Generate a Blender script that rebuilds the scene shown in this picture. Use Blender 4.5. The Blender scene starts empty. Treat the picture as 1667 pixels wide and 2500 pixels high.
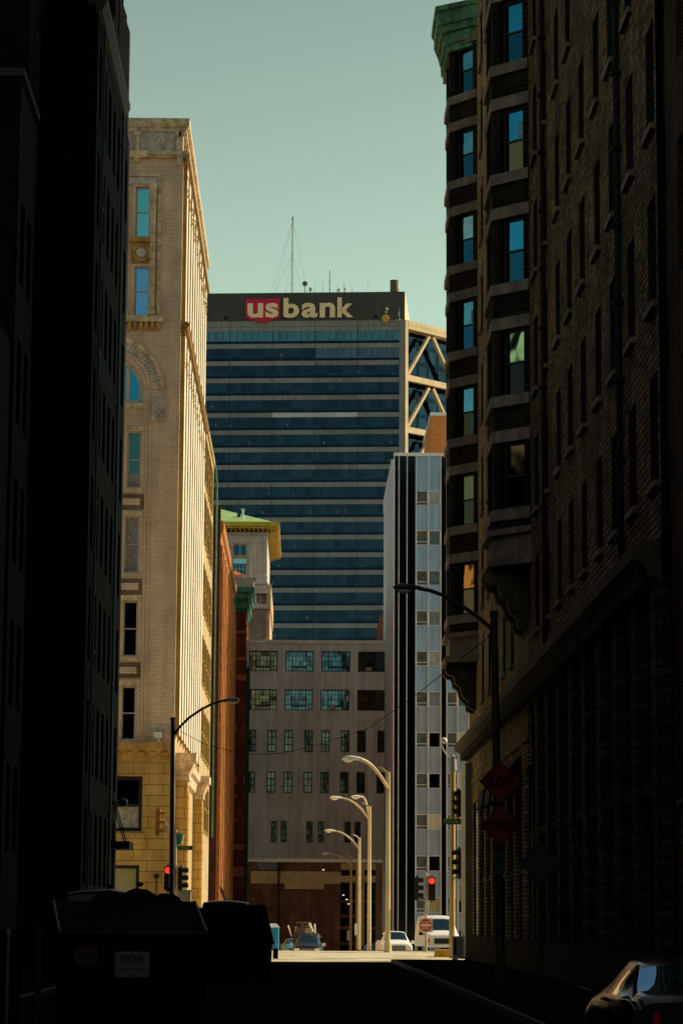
import bpy, bmesh, math, random
from mathutils import Vector, Matrix
random.seed(7)
S = bpy.context.scene
COL = S.collection
R = math.radians
# ------------------------------------------------------------------ camera
W_, H_, F_, CZ = 1667.0, 2500.0, 6335.0, 1.7
YAW, PITCH, ROLL = 0.014427790, 0.155879460, 0.006
cf = Vector((math.sin(YAW)*math.cos(PITCH), math.cos(YAW)*math.cos(PITCH), math.sin(PITCH)))
r0 = Vector((math.cos(YAW), -math.sin(YAW), 0)); u0 = r0.cross(cf)
cr = r0*math.cos(ROLL)+u0*math.sin(ROLL); cu = -r0*math.sin(ROLL)+u0*math.cos(ROLL)
cam = bpy.data.cameras.new('camera'); co = bpy.data.objects.new('camera', cam); COL.objects.link(co)
co.matrix_world = Matrix(((cr.x, cu.x, -cf.x, 0), (cr.y, cu.y, -cf.y, 0), (cr.z, cu.z, -cf.z, CZ), (0, 0, 0, 1)))
cam.sensor_fit = 'HORIZONTAL'; cam.sensor_width = 24; cam.lens = 24*F_/W_
cam.clip_start = .5; cam.clip_end = 9000
S.camera = co
def at(px, py, d):
    """the point of the place that the photograph shows at (px, py), d metres down the street"""
    v = cf+cr*((px-W_/2)/F_)-cu*((py-H_/2)/F_)
    t = d/v.y
    return Vector((v.x*t, d, CZ+v.z*t))
# ------------------------------------------------------------------ materials
def nodes(name):
    m = bpy.data.materials.new(name); m.use_nodes = True
    nt = m.node_tree; b = nt.nodes['Principled BSDF']
    return m, nt, b
def col4(c): return (c[0], c[1], c[2], 1)
def posn(nt): return nt.nodes.new('ShaderNodeNewGeometry').outputs['Position']
def mathn(nt, op, a, b=None):
    n = nt.nodes.new('ShaderNodeMath'); n.operation = op
    for i, v in enumerate((a, b)):
        if v is None: continue
        if isinstance(v, (int, float)): n.inputs[i].default_value = v
        else: nt.links.new(v, n.inputs[i])
    return n.outputs[0]
def mix(nt, f, a, b, mode='MIX'):
    n = nt.nodes.new('ShaderNodeMix'); n.data_type = 'RGBA'; n.blend_type = mode
    for k, v in ((0, f), (6, a), (7, b)):
        if isinstance(v, (int, float)): n.inputs[k].default_value = v
        elif isinstance(v, tuple): n.inputs[k].default_value = col4(v)
        else: nt.links.new(v, n.inputs[k])
    return n.outputs[2]
def ramp(nt, f, pts):
    n = nt.nodes.new('ShaderNodeValToRGB'); e = n.color_ramp.elements
    e[0].position, e[0].color = pts[0][0], col4(pts[0][1])
    e[1].position, e[1].color = pts[-1][0], col4(pts[-1][1])
    for p, c in pts[1:-1]:
        q = e.new(p); q.color = col4(c)
    nt.links.new(f, n.inputs[0]); return n.outputs[0]
def noise(nt, scale, vec=None, detail=4, stretch=None):
    n = nt.nodes.new('ShaderNodeTexNoise'); n.inputs['Scale'].default_value = scale; n.inputs['Detail'].default_value = detail
    v = vec or posn(nt)
    if stretch:
        mp = nt.nodes.new('ShaderNodeMapping'); mp.inputs['Scale'].default_value = stretch; nt.links.new(v, mp.inputs[0]); v = mp.outputs[0]
    nt.links.new(v, n.inputs['Vector']); return n.outputs['Fac']
def bump(nt, b, h, strength=.3, dist=.02):
    n = nt.nodes.new('ShaderNodeBump'); n.inputs['Strength'].default_value = strength; n.inputs['Distance'].default_value = dist
    nt.links.new(h, n.inputs['Height']); nt.links.new(n.outputs[0], b.inputs['Normal'])
def mat(name, c, rough=.8, metal=0, var=.25, nscale=1.2, streak=.0, spec=.3, fine=0):
    m, nt, b = nodes(name)
    b.inputs['Roughness'].default_value = rough; b.inputs['Metallic'].default_value = metal
    b.inputs['Specular IOR Level'].default_value = spec
    out = None
    if var:
        d = tuple(x*(1-var) for x in c); l = tuple(min(1, x*(1+var)) for x in c)
        out = ramp(nt, noise(nt, nscale, detail=6), [(.3, d), (.7, l)])
    if fine:
        f = ramp(nt, noise(nt, 9, detail=6), [(.3, (1-fine,)*3), (.7, (1+fine*.5,)*3)])
        out = mix(nt, 1.0, out if out else c, f, 'MULTIPLY')
    if streak:
        s = ramp(nt, noise(nt, 1.0, stretch=(2.2, 2.2, .12)), [(.38, (1-streak,)*3), (.62, (1, 1, 1))])
        out = mix(nt, 1.0, out if out else c, s, 'MULTIPLY')
    if out: nt.links.new(out, b.inputs['Base Color'])
    else: b.inputs['Base Color'].default_value = col4(c)
    return m
def brick(name, c1, c2, mortar, bw=.25, rh=.08, ms=.012, rough=.9, var=.35, streak=.25, bumpy=.5, alb=None):
    m, nt, b = nodes(name)
    b.inputs['Roughness'].default_value = rough; b.inputs['Specular IOR Level'].default_value = .04
    sp = nt.nodes.new('ShaderNodeSeparateXYZ'); nt.links.new(posn(nt), sp.inputs[0])
    cb = nt.nodes.new('ShaderNodeCombineXYZ')
    nt.links.new(mathn(nt, 'ADD', sp.outputs[0], sp.outputs[1]), cb.inputs[0]); nt.links.new(sp.outputs[2], cb.inputs[1])
    t = nt.nodes.new('ShaderNodeTexBrick'); nt.links.new(cb.outputs[0], t.inputs['Vector'])
    t.inputs['Scale'].default_value = 1; t.inputs['Brick Width'].default_value = bw; t.inputs['Row Height'].default_value = rh
    t.inputs['Mortar Size'].default_value = ms; t.inputs['Mortar Smooth'].default_value = .1; t.inputs['Bias'].default_value = 0
    t.inputs['Color1'].default_value = col4(c1); t.inputs['Color2'].default_value = col4(c2); t.inputs['Mortar'].default_value = col4(mortar)
    n1 = ramp(nt, noise(nt, .6, detail=8), [(.3, (1-var,)*3), (.7, (1+var,)*3)])
    o = mix(nt, 1.0, t.outputs['Color'], n1, 'MULTIPLY')
    if streak:
        s = ramp(nt, noise(nt, .8, stretch=(2, 2, .15)), [(.38, (1-streak,)*3), (.62, (1, 1, 1))])
        o = mix(nt, 1.0, o, s, 'MULTIPLY')
    nt.links.new(o, b.inputs['Base Color'])
    inv = mathn(nt, 'SUBTRACT', 1.0, t.outputs['Fac'])
    bump(nt, b, inv, bumpy, .015)
    return m
def glass(name, tint, rough=.03, wavy=.04, cell=None, dark=.5):
    """window glass seen from outside: a tinted mirror, each pane a little different"""
    m, nt, b = nodes(name)
    b.inputs['Metallic'].default_value = 1; b.inputs['Roughness'].default_value = rough
    if cell:
        sp = nt.nodes.new('ShaderNodeSeparateXYZ'); nt.links.new(posn(nt), sp.inputs[0])
        cb = nt.nodes.new('ShaderNodeCombineXYZ')
        nt.links.new(mathn(nt, 'FLOOR', mathn(nt, 'DIVIDE', sp.outputs[0], cell[0])), cb.inputs[0])
        nt.links.new(mathn(nt, 'FLOOR', mathn(nt, 'DIVIDE', sp.outputs[1], cell[1])), cb.inputs[1])
        nt.links.new(mathn(nt, 'FLOOR', mathn(nt, 'DIVIDE', sp.outputs[2], cell[2])), cb.inputs[2])
        w = nt.nodes.new('ShaderNodeTexWhiteNoise'); nt.links.new(cb.outputs[0], w.inputs['Vector'])
        o = ramp(nt, w.outputs['Value'], [(0, tuple(x*(1-dark) for x in tint)), (1, tuple(min(1, x*(1+dark)) for x in tint))])
        nt.links.new(o, b.inputs['Base Color'])
    else: b.inputs['Base Color'].default_value = col4(tint)
    if wavy: bump(nt, b, noise(nt, .9, detail=1), wavy, .3)
    return m
def emis(name, c, s):
    m, nt, b = nodes(name); b.inputs['Base Color'].default_value = col4(c)
    b.inputs['Emission Color'].default_value = col4(c); b.inputs['Emission Strength'].default_value = s; return m
# ------------------------------------------------------------------ mesh collecting
class Frame:
    """a wall's own axes: a along it, b outward, z up"""
    def __init__(s, o, u):
        s.o = Vector((o[0], o[1], 0)); s.u = Vector((u[0], u[1], 0)).normalized(); s.n = Vector((s.u.y, -s.u.x, 0))
    def __call__(s, a, b, z): return s.o+s.u*a+s.n*b+Vector((0, 0, z))
class FrameL(Frame):
    def __init__(s, o, u):
        Frame.__init__(s, o, u); s.n = -s.n
XYZ = lambda x, y, z: Vector((x, y, z))
class MB:
    def __init__(s, fr=None): s.v = []; s.f = []; s.m = []; s.cur = 0; s.fr = fr or XYZ; s.sm = []; s.smooth = False
    def add(s, vs, fs):
        k = len(s.v); s.v += [tuple(v) for v in vs]
        for f in fs: s.f.append([i+k for i in f]); s.m.append(s.cur); s.sm.append(s.smooth)
    def quad(s, *p): s.add([s.fr(*q) for q in p], [list(range(len(p)))])
    def box(s, a0, a1, b0, b1, z0, z1):
        vs = [s.fr(a, b, z) for z in (z0, z1) for b in (b0, b1) for a in (a0, a1)]
        s.add(vs, [[0, 2, 3, 1], [4, 5, 7, 6], [0, 1, 5, 4], [2, 6, 7, 3], [0, 4, 6, 2], [1, 3, 7, 5]])
    def hexa(s, bottom, top):
        n = len(bottom)
        s.add([s.fr(*p) for p in bottom]+[s.fr(*p) for p in top], [list(range(n))[::-1], list(range(n, 2*n))]+[[i, (i+1) % n, n+(i+1) % n, n+i] for i in range(n)])
    def prism(s, poly, z0, z1): s.hexa([(a, b, z0) for a, b in poly], [(a, b, z1) for a, b in poly])
    def plate(s, poly, b0, b1):   # polygon in (a, z), thickness along b
        s.hexa([(a, b0, z) for a, z in poly], [(a, b1, z) for a, z in poly])
    def extr(s, poly, a0, a1):    # section in (b, z) run along a
        s.hexa([(a0, b, z) for b, z in poly], [(a1, b, z) for b, z in poly])
    def cyl(s, p0, p1, r0, r1=None, n=12, cap=True):
        r1 = r0 if r1 is None else r1
        p0 = s.fr(*p0); p1 = s.fr(*p1); d = (p1-p0).normalized()
        x = d.orthogonal().normalized(); y = d.cross(x)
        c = [(x*math.cos(2*math.pi*i/n)+y*math.sin(2*math.pi*i/n)) for i in range(n)]
        k = s.smooth; s.smooth = True
        s.add([p0+q*r0 for q in c]+[p1+q*r1 for q in c], [[i, (i+1) % n, n+(i+1) % n, n+i] for i in range(n)])
        s.smooth = False
        if cap:
            s.add([p0+q*r0 for q in c]+[p1+q*r1 for q in c], [list(range(n))[::-1], list(range(n, 2*n))])
        s.smooth = k
    def tube(s, pts, r, n=8, r1=None):
        pts = [s.fr(*p) for p in pts]; N = len(pts); vs = []; x = None
        for i, p in enumerate(pts):
            d = (pts[min(i+1, N-1)]-pts[max(i-1, 0)]).normalized()
            x = d.orthogonal().normalized() if x is None else (x-d*x.dot(d)).normalized()
            y = d.cross(x); rr = r if r1 is None else r+(r1-r)*i/(N-1)
            vs += [p+(x*math.cos(2*math.pi*j/n)+y*math.sin(2*math.pi*j/n))*rr for j in range(n)]
        fs = [[i*n+j, i*n+(j+1) % n, (i+1)*n+(j+1) % n, (i+1)*n+j] for i in range(N-1) for j in range(n)]
        k = s.smooth; s.smooth = True; s.add(vs, fs+[list(range(n))[::-1], [(N-1)*n+j for j in range(n)]]); s.smooth = k
    def ball(s, c, rx, ry=None, rz=None, nu=14, nv=8):
        ry = ry or rx; rz = rz or rx; vs = []
        for i in range(nv+1):
            t = math.pi*i/nv
            for j in range(nu):
                f = 2*math.pi*j/nu
                vs.append(s.fr(c[0]+rx*math.sin(t)*math.cos(f), c[1]+ry*math.sin(t)*math.sin(f), c[2]+rz*math.cos(t)))
        k = s.smooth; s.smooth = True
        s.add(vs, [[i*nu+j, (i+1)*nu+j, (i+1)*nu+(j+1) % nu, i*nu+(j+1) % nu] for i in range(nv) for j in range(nu)]); s.smooth = k
    def wall(s, a0, a1, z0, z1, b, depth, holes, rev=0):
        """a wall face with rectangular openings and their reveals"""
        A = sorted({a0, a1, *[h[0] for h in holes], *[h[1] for h in holes]}); Z = sorted({z0, z1, *[h[2] for h in holes], *[h[3] for h in holes]})
        A = [a for a in A if a0 <= a <= a1]; Z = [z for z in Z if z0 <= z <= z1]
        hit = lambda a, z: any(h[0] < a < h[1] and h[2] < z < h[3] for h in holes)
        for j in range(len(Z)-1):
            i = 0
            while i < len(A)-1:
                if hit((A[i]+A[i+1])/2, (Z[j]+Z[j+1])/2): i += 1; continue
                k = i
                while k+1 < len(A)-1 and not hit((A[k+1]+A[k+2])/2, (Z[j]+Z[j+1])/2): k += 1
                s.quad((A[i], b, Z[j]), (A[k+1], b, Z[j]), (A[k+1], b, Z[j+1]), (A[i], b, Z[j+1])); i = k+1
        s.cur = rev
        for h in holes:
            x0, x1, y0, y1 = h[:4]; c = b-depth
            s.quad((x0, b, y0), (x0, c, y0), (x0, c, y1), (x0, b, y1)); s.quad((x1, b, y0), (x1, b, y1), (x1, c, y1), (x1, c, y0))
            s.quad((x0, b, y1), (x0, c, y1), (x1, c, y1), (x1, b, y1)); s.quad((x0, b, y0), (x1, b, y0), (x1, c, y0), (x0, c, y0))
        s.cur = 0
    def build(s, name, mats, parent=None, base=None, fix=True, bevel=0):
        me = bpy.data.meshes.new(name)
        o = bpy.data.objects.new(name, me); COL.objects.link(o)
        off = Vector((0, 0, 0))
        if parent is not None:
            o.parent = parent; p = parent
            while p is not None: off += p.location; p = p.parent
        elif base is not None: o.location = base; off = Vector(base)
        me.from_pydata([(v[0]-off.x, v[1]-off.y, v[2]-off.z) for v in s.v], [], s.f)
        for m in (mats if isinstance(mats, (list, tuple)) else [mats]): me.materials.append(m)
        for p, i, q in zip(me.polygons, s.m, s.sm): p.material_index = i; p.use_smooth = q
        if fix:
            bm = bmesh.new(); bm.from_mesh(me); bmesh.ops.recalc_face_normals(bm, faces=bm.faces); bm.to_mesh(me); bm.free()
        if bevel:
            md = o.modifiers.new('bevel', 'BEVEL'); md.width = bevel; md.segments = 2; md.limit_method = 'ANGLE'
        return o
def tag(o, label=None, cat=None, group=None, kind=None):
    if label: o['label'] = label
    if cat: o['category'] = cat
    if group: o['group'] = group
    if kind: o['kind'] = kind
    return o
def thing(name, label, cat, loc=(0, 0, 0), group=None):
    o = bpy.data.objects.new(name, None); COL.objects.link(o); o.location = loc; o.empty_display_size = .3
    return tag(o, label, cat, group)
def copy_tree(o, parent=None):
    c = o.copy(); COL.objects.link(c); c.parent = parent
    for ch in list(o.children): copy_tree(ch, c)
    return c
def put(root, loc, rz=0, label=None, group=None):
    root.location = loc; root.rotation_euler = (0, 0, rz)
    if label: root['label'] = label
    if group: root['group'] = group
    return root
def textmesh(name, body, m, parent, fr, a0, a1, z0, z1, b, ext=.01, off=0.0, spacing=1.0, shear=0, mirror=False):
    """lettering as a thin solid, fitted to the rectangle a0..a1, z0..z1 on a wall's frame"""
    cu_ = bpy.data.curves.new(name, 'FONT'); cu_.body = body; cu_.offset = off; cu_.space_character = spacing; cu_.extrude = .02; cu_.shear = shear
    cu_.resolution_u = 6; cu_.align_x = 'CENTER'
    t = bpy.data.objects.new(name, cu_); COL.objects.link(t)
    dg = bpy.context.evaluated_depsgraph_get(); dg.update()
    me = bpy.data.meshes.new_from_object(t.evaluated_get(dg)); bpy.data.objects.remove(t)
    xs = [v.co.x for v in me.vertices]; ys = [v.co.y for v in me.vertices]; zs = [v.co.z for v in me.vertices]
    x0, x1, y0, y1, lo, hi = min(xs), max(xs), min(ys), max(ys), min(zs), max(zs)
    mb = MB(fr)
    vs = []
    for v in me.vertices:
        q = (v.co.x-x0)/(x1-x0)
        if mirror: q = 1-q
        vs.append(fr(a0+(a1-a0)*q, b+ext*(v.co.z-lo)/(hi-lo), z0+(z1-z0)*(v.co.y-y0)/(y1-y0)))
    mb.add(vs, [list(p.vertices) for p in me.polygons])
    bpy.data.meshes.remove(me)
    return mb.build(name, m, parent)
def window(parent, fr, a0, a1, z0, z1, b, mf, mg, fw=.08, rails=(.5,), bars=(), th=.08, name='window', low=None, bw=None, label=None):
    bw = bw or fw*.7
    mb = MB(fr); e = .012
    mb.box(a0-e, a0+fw, b, b+th, z0-e, z1+e); mb.box(a1-fw, a1+e, b, b+th, z0-e, z1+e)
    mb.box(a0+fw, a1-fw, b, b+th, z0-e, z0+fw); mb.box(a0+fw, a1-fw, b, b+th, z1-fw, z1+e)
    for r in rails:
        z = z0+(z1-z0)*r; mb.box(a0+fw, a1-fw, b+.004, b+th*.8, z-bw/2, z+bw/2)
    for r in bars:
        a = a0+(a1-a0)*r; mb.box(a-bw/2, a+bw/2, b+.006, b+th*.7, z0+fw, z1-fw)
    w = mb.build(name, mf, parent)
    if label: w['label'] = label
    if low is None:
        g = MB(fr); g.quad((a0, b+.02, z0), (a1, b+.02, z0), (a1, b+.02, z1), (a0, b+.02, z1)); g.build('pane', mg, w)
    else:
        zm = z0+(z1-z0)*low[0]
        g = MB(fr); g.quad((a0, b+.02, zm), (a1, b+.02, zm), (a1, b+.02, z1), (a0, b+.02, z1)); g.build('pane', mg, w)
        g = MB(fr); g.quad((a0, b+.02, z0), (a1, b+.02, z0), (a1, b+.02, zm), (a0, b+.02, zm)); g.build('pane', low[1], w)
    return w
# terrain: the street climbs a little to the crossing and drops beyond it
PROF = [(-60, -.2), (0, -.2), (50, -.2), (90, -.2), (121, -.25), (132, -.08), (138, .03), (144, -.02), (152, -.32), (169, -.92), (192, -1.45), (223, -2.1), (256, -2.7), (320, -3), (6000, -3)]
def gz(d):
    for (a, za), (b, zb) in zip(PROF, PROF[1:]):
        if a <= d <= b: return za+(zb-za)*(d-a)/(b-a)
    return 0
def strip(name, m, x0, x1, d0, d1, dz, label=None):
    ds = sorted({d0, d1, *[p[0] for p in PROF if d0 < p[0] < d1]})
    mb = MB()
    for p, q in zip(ds, ds[1:]): mb.quad((x0, p, gz(p)+dz), (x1, p, gz(p)+dz), (x1, q, gz(q)+dz), (x0, q, gz(q)+dz))
    return tag(mb.build(name, m), label, None, None, 'structure')
def slab(name, m, x0, x1, d0, d1, h, label=None):
    ds = sorted({d0, d1, *[p[0] for p in PROF if d0 < p[0] < d1]})
    mb = MB()
    for p, q in zip(ds, ds[1:]):
        mb.quad((x0, p, gz(p)+h), (x1, p, gz(p)+h), (x1, q, gz(q)+h), (x0, q, gz(q)+h))
        for x in (x0, x1): mb.quad((x, p, gz(p)-.05), (x, q, gz(q)-.05), (x, q, gz(q)+h), (x, p, gz(p)+h))
    for d in (d0, d1): mb.quad((x0, d, gz(d)-.05), (x1, d, gz(d)-.05), (x1, d, gz(d)+h), (x0, d, gz(d)+h))
    return tag(mb.build(name, m), label, None, None, 'structure')
# ------------------------------------------------------------------ light
wd = bpy.data.worlds.new('World'); S.world = wd; wd.use_nodes = True
nt = wd.node_tree; bg = nt.nodes['Background']
SUN_AZ, SUN_EL = R(70), R(36)
sky = nt.nodes.new('ShaderNodeTexSky'); sky.sky_type = 'NISHITA'; sky.sun_disc = False
sky.sun_elevation = SUN_EL; sky.sun_rotation = SUN_AZ; sky.dust_density = 2.0; sky.air_density = 1.0
hs = nt.nodes.new('ShaderNodeHueSaturation'); hs.inputs['Saturation'].default_value = .40
nt.links.new(sky.outputs[0], hs.inputs['Color'])
mx = nt.nodes.new('ShaderNodeMix'); mx.data_type = 'RGBA'; mx.blend_type = 'MULTIPLY'; mx.inputs[0].default_value = 1
nt.links.new(hs.outputs[0], mx.inputs[6])
tc = nt.nodes.new('ShaderNodeTexCoord'); sx = nt.nodes.new('ShaderNodeSeparateXYZ'); nt.links.new(tc.outputs['Generated'], sx.inputs[0])
nt.links.new(ramp(nt, sx.outputs[2], [(.0, (1.24, 1.50, 1.06)), (.13, (1.20, 1.48, 1.06)), (.22, (1.02, 1.30, .95)), (.29, (.82, 1.05, .78)), (.36, (.66, .82, .64)), (.55, (1.0, .95, .90)), (1.0, (1.0, .95, .92))]), mx.inputs[7])
nt.links.new(mx.outputs[2], bg.inputs[0]); bg.inputs[1].default_value = .12
sl = bpy.data.lights.new('sun', 'SUN'); sl.energy = 5; sl.angle = R(.5); sl.color = (1, .90, .72)
so = bpy.data.objects.new('sun', sl); COL.objects.link(so)
sd = Vector((math.sin(SUN_AZ)*math.cos(SUN_EL), math.cos(SUN_AZ)*math.cos(SUN_EL), math.sin(SUN_EL)))
so.rotation_euler = sd.to_track_quat('Z', 'Y').to_euler(); so.location = (60, 60, 120)
S.view_settings.view_transform = 'Standard'; S.view_settings.look = 'None'; S.view_settings.exposure = 0
S.render.engine = 'CYCLES'; S.cycles.max_bounces = 6; S.cycles.use_denoising = True
# ------------------------------------------------------------------ surfaces
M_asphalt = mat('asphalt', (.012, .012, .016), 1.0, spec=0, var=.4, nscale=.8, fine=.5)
M_conc_road = mat('worn_concrete', (.58, .47, .27), .9, var=.25, nscale=.5, fine=.35, streak=.0)
M_patch = mat('concrete_patch', (.58, .50, .34), .9, var=.2, nscale=1.5, fine=.3)
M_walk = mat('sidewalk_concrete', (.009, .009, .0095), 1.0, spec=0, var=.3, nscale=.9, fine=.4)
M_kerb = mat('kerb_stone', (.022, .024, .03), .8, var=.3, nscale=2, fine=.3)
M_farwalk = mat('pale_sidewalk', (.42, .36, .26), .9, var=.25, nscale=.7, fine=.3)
M_ground = mat('dry_ground', (.16, .14, .11), .95, var=.3, nscale=.2)
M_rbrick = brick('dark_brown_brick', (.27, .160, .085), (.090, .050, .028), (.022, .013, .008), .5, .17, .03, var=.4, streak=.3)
M_rpier = brick('rough_pier_brick', (.085, .058, .034), (.028, .019, .012), (.006, .005, .004), .6, .22, .03, var=.3, streak=.35)
M_rbay = brick('black_brown_brick', (.040, .025, .016), (.018, .012, .008), (.007, .005, .004), .3, .09, .012, var=.3)
M_rstone = mat('grimy_pink_stone', (.21, .14, .115), .85, var=.3, nscale=1.1, streak=.35, fine=.25)
M_rcorn = mat('grimy_brown_cornice', (.085, .060, .034), .9, var=.4, nscale=1.5, streak=.4, fine=.3)
M_verd = mat('green_copper', (.10, .24, .13), .75, var=.45, nscale=1.4, streak=.55, fine=.3)
M_black = mat('near_black', (.005, .0045, .0045), .9, var=.3)
M_lbrick = brick('near_black_brick', (.010, .008, .009), (.005, .004, .005), (.002, .002, .002), .3, .09, .014, var=.35)  # left blocks' brick and stone set near black to match deep shade
M_lbrick2 = brick('very_dark_red_brick', (.045, .022, .017), (.020, .012, .010), (.008, .007, .007), .3, .09, .016, var=.35)
M_lstone = mat('very_dark_stone', (.030, .027, .026), .9, var=.3, fine=.3)
M_pipe_teal = mat('sky_lit_downpipe', (.03, .07, .09), .5, var=.2)  # teal sky light on the pipes put into their colour
M_pipe_green = mat('weathered_green_pipe', (.10, .22, .14), .7, var=.3, nscale=3)
M_cbrick = brick('cream_roman_brick', (.88, .62, .44), (.78, .54, .37), (.44, .30, .20), .34, .118, .016, var=.16, streak=.18, bumpy=.4)
M_cbrick2 = brick('cream_side_brick', (.92, .82, .66), (.90, .78, .61), (.74, .60, .42), .34, .118, .012, var=.1, streak=.15, bumpy=.3)  # whiter than the front brick: sunlight put into the colour
M_cstone = mat('buff_terracotta', (.72, .53, .33), .85, var=.38, nscale=2.2, streak=.25, fine=.22)
M_cgold = mat('bounce_lit_gold_terracotta', (.50, .28, .075), .85, var=.3, nscale=1.8, streak=.25, fine=.25)  # extra gold stands in for warm bounced light at the ledges
M_cgrey = mat('pale_grey_terracotta', (.60, .50, .40), .85, var=.25, nscale=1.5, streak=.25, fine=.2)
M_cash = brick('buff_ashlar', (.56, .345, .11), (.49, .30, .09), (.22, .12, .035), 1.7, .62, .022, var=.18, streak=.25, bumpy=.4)
M_weave = brick('basketweave_brick', (.40, .29, .19), (.27, .19, .12), (.12, .08, .05), .14, .11, .03, var=.2)
M_wframe = mat('painted_window_frame', (.50, .44, .38), .6, var=.15, nscale=3)
M_wdark = mat('dark_window_frame', (.022, .018, .015), .6, var=.2)
M_wblack = mat('black_steel_sash', (.014, .012, .012), .5, var=.2)
G_teal = glass('teal_sky_glass', (.12, .38, .46), .04, .03)
G_blue = glass('blue_sky_glass', (.11, .27, .50), .04, .03)
G_deep = glass('deep_blue_glass', (.018, .17, .30), .03, .05)
G_shade = glass('dim_blue_glass', (.008, .055, .095), .04, .05)
G_dark = glass('dark_room_glass', (.035, .030, .018), .05, .05)
G_olive = glass('olive_room_glass', (.10, .085, .045), .08, .05)
G_black = glass('black_glass', (.012, .014, .016), .06, .04)
M_blind = mat('yellowed_blind', (.34, .30, .13), .8, var=.12, nscale=3)
M_blind2 = mat('cream_blind', (.50, .45, .30), .8, var=.12, nscale=3)
M_curtain = mat('pale_curtain', (.36, .32, .28), .9, var=.35, nscale=5, streak=.3)
M_frost = mat('frosted_scratched_pane', (.40, .37, .31), .5, var=.35, nscale=6, fine=.5)
# ------------------------------------------------------------------ ground
g = MB()
for (a, za), (b, zb) in zip(PROF, PROF[1:]): g.quad((-3000, a, za-.03), (3000, a, za-.03), (3000, b, zb-.03), (-3000, b, zb-.03))
tag(g.build('ground', M_ground), 'dry city ground under the streets', None, None, 'structure')
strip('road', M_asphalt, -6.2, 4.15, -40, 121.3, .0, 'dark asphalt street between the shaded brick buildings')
strip('cross_street', M_conc_road, -160, 160, 121.3, 147, .004, 'sunlit concrete crossing street')
strip('far_road', M_conc_road, -6.0, 4.3, 147, 420, .004, 'street running down beyond the crossing')
for k, (x0, x1, d0, d1) in enumerate([(1.3, 3.4, 127.5, 131), (-1.6, 1.1, 132.5, 134.5), (3.6, 5.6, 132.8, 136), (-3.5, -1.2, 125.5, 127.5)]):
    strip('road_patch', M_patch, x0, x1, d0, d1, .009)
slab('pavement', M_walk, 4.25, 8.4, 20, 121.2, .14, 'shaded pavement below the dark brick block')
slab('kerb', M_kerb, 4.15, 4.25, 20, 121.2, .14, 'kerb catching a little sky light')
slab('pavement', M_walk, -12.5, -6.4, 20, 121.2, .14, 'black shaded pavement below the black brick block')
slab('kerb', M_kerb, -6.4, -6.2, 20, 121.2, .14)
slab('far_pavement', M_farwalk, 4.3, 40, 147.2, 226, .14, 'sunny pavement beyond the crossing')
slab('far_pavement', M_farwalk, -40, -6.0, 147.2, 250, .14)
# ================================================================== RIGHT: dark brick block
RX = 7.95
M_rsill = mat('sooty_sill_stone', (.15, .105, .08), .9, var=.4, nscale=2, streak=.3)
fr = FrameL((RX, 0), (0, 1))     # a runs down the street, b towards the street
assert abs(fr.n.x+1) < 1e-6
rb = thing('brick_block', 'tall dark brown brick block with angled bay windows and green copper cornice', 'building', (RX, 90, 0))
cols = [d for d in (58.0, 61.8, 65.5, 68.9, 72.7, 76.3, 79.9, 84.1, 87.6)]
sills = [11.5, 15.63, 19.8, 23.95, 28.1, 32.25]
holes = []
for d in cols:
    for z in sills:
        if z < CZ+2300/F_*d: holes.append((d-.68, d+.68, z, z+2.55))
for d in (98.3, 102.2, 106.2, 110.3, 114.4):
    for z in ((11.3,) if d < 109 else (11.3, 15.5, 19.7, 23.9, 28.1, 32.2, 36.4, 40.5)): holes.append((d-.6, d+.6, z, z+2.5))
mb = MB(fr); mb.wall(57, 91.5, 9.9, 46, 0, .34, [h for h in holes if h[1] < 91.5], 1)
mb.build('wall', [M_rbrick, M_black], rb, fix=False)  # reveals coloured near black in place of the shade inside them
M_rtan = brick('bounce_lit_tan_brick', (.56, .35, .155), (.28, .17, .075), (.06, .036, .02), .42, .15, .025, var=.35, streak=.3)  # brighter than the other wall: bounced corner glow put into the brick
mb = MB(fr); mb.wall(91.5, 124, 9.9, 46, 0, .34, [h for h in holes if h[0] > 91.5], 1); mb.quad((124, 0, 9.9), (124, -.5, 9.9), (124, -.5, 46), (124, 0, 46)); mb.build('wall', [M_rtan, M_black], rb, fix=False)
mb = MB(); mb.box(8.36, 30, 57.2, 123.9, 0, 46); mb.box(8.9, 30, 60, 124.3, 46, 62); mb.build('rear_wall', M_rbay, rb)  # upper box is an unseen mass added to shade the left block
for h in holes:
    w = window(rb, fr, h[0], h[1], h[2], h[3], -.30, M_wdark, G_black, .09)
    m2 = MB(fr); m2.box(h[0]-.14, h[1]+.14, -.02, .13, h[2]-.15, h[2]-.002)
    m2.build('sill', M_rsill, w)
    if h[0] > 90: m2 = MB(fr); m2.box(h[0]-.1, h[1]+.1, -.02, .05, h[3]+.002, h[3]+.36); m2.build('lintel', M_rstone, w)
for d in (63.4, 83.6):
    m2 = MB(fr); m2.cyl((d, .12, 9.9), (d, .12, 46), .09, n=10)
    for z in range(11, 45, 2): m2.box(d-.17, d+.17, 0, .26, z, z+.09)
    m2.build('drainpipe', M_black, rb)
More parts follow.
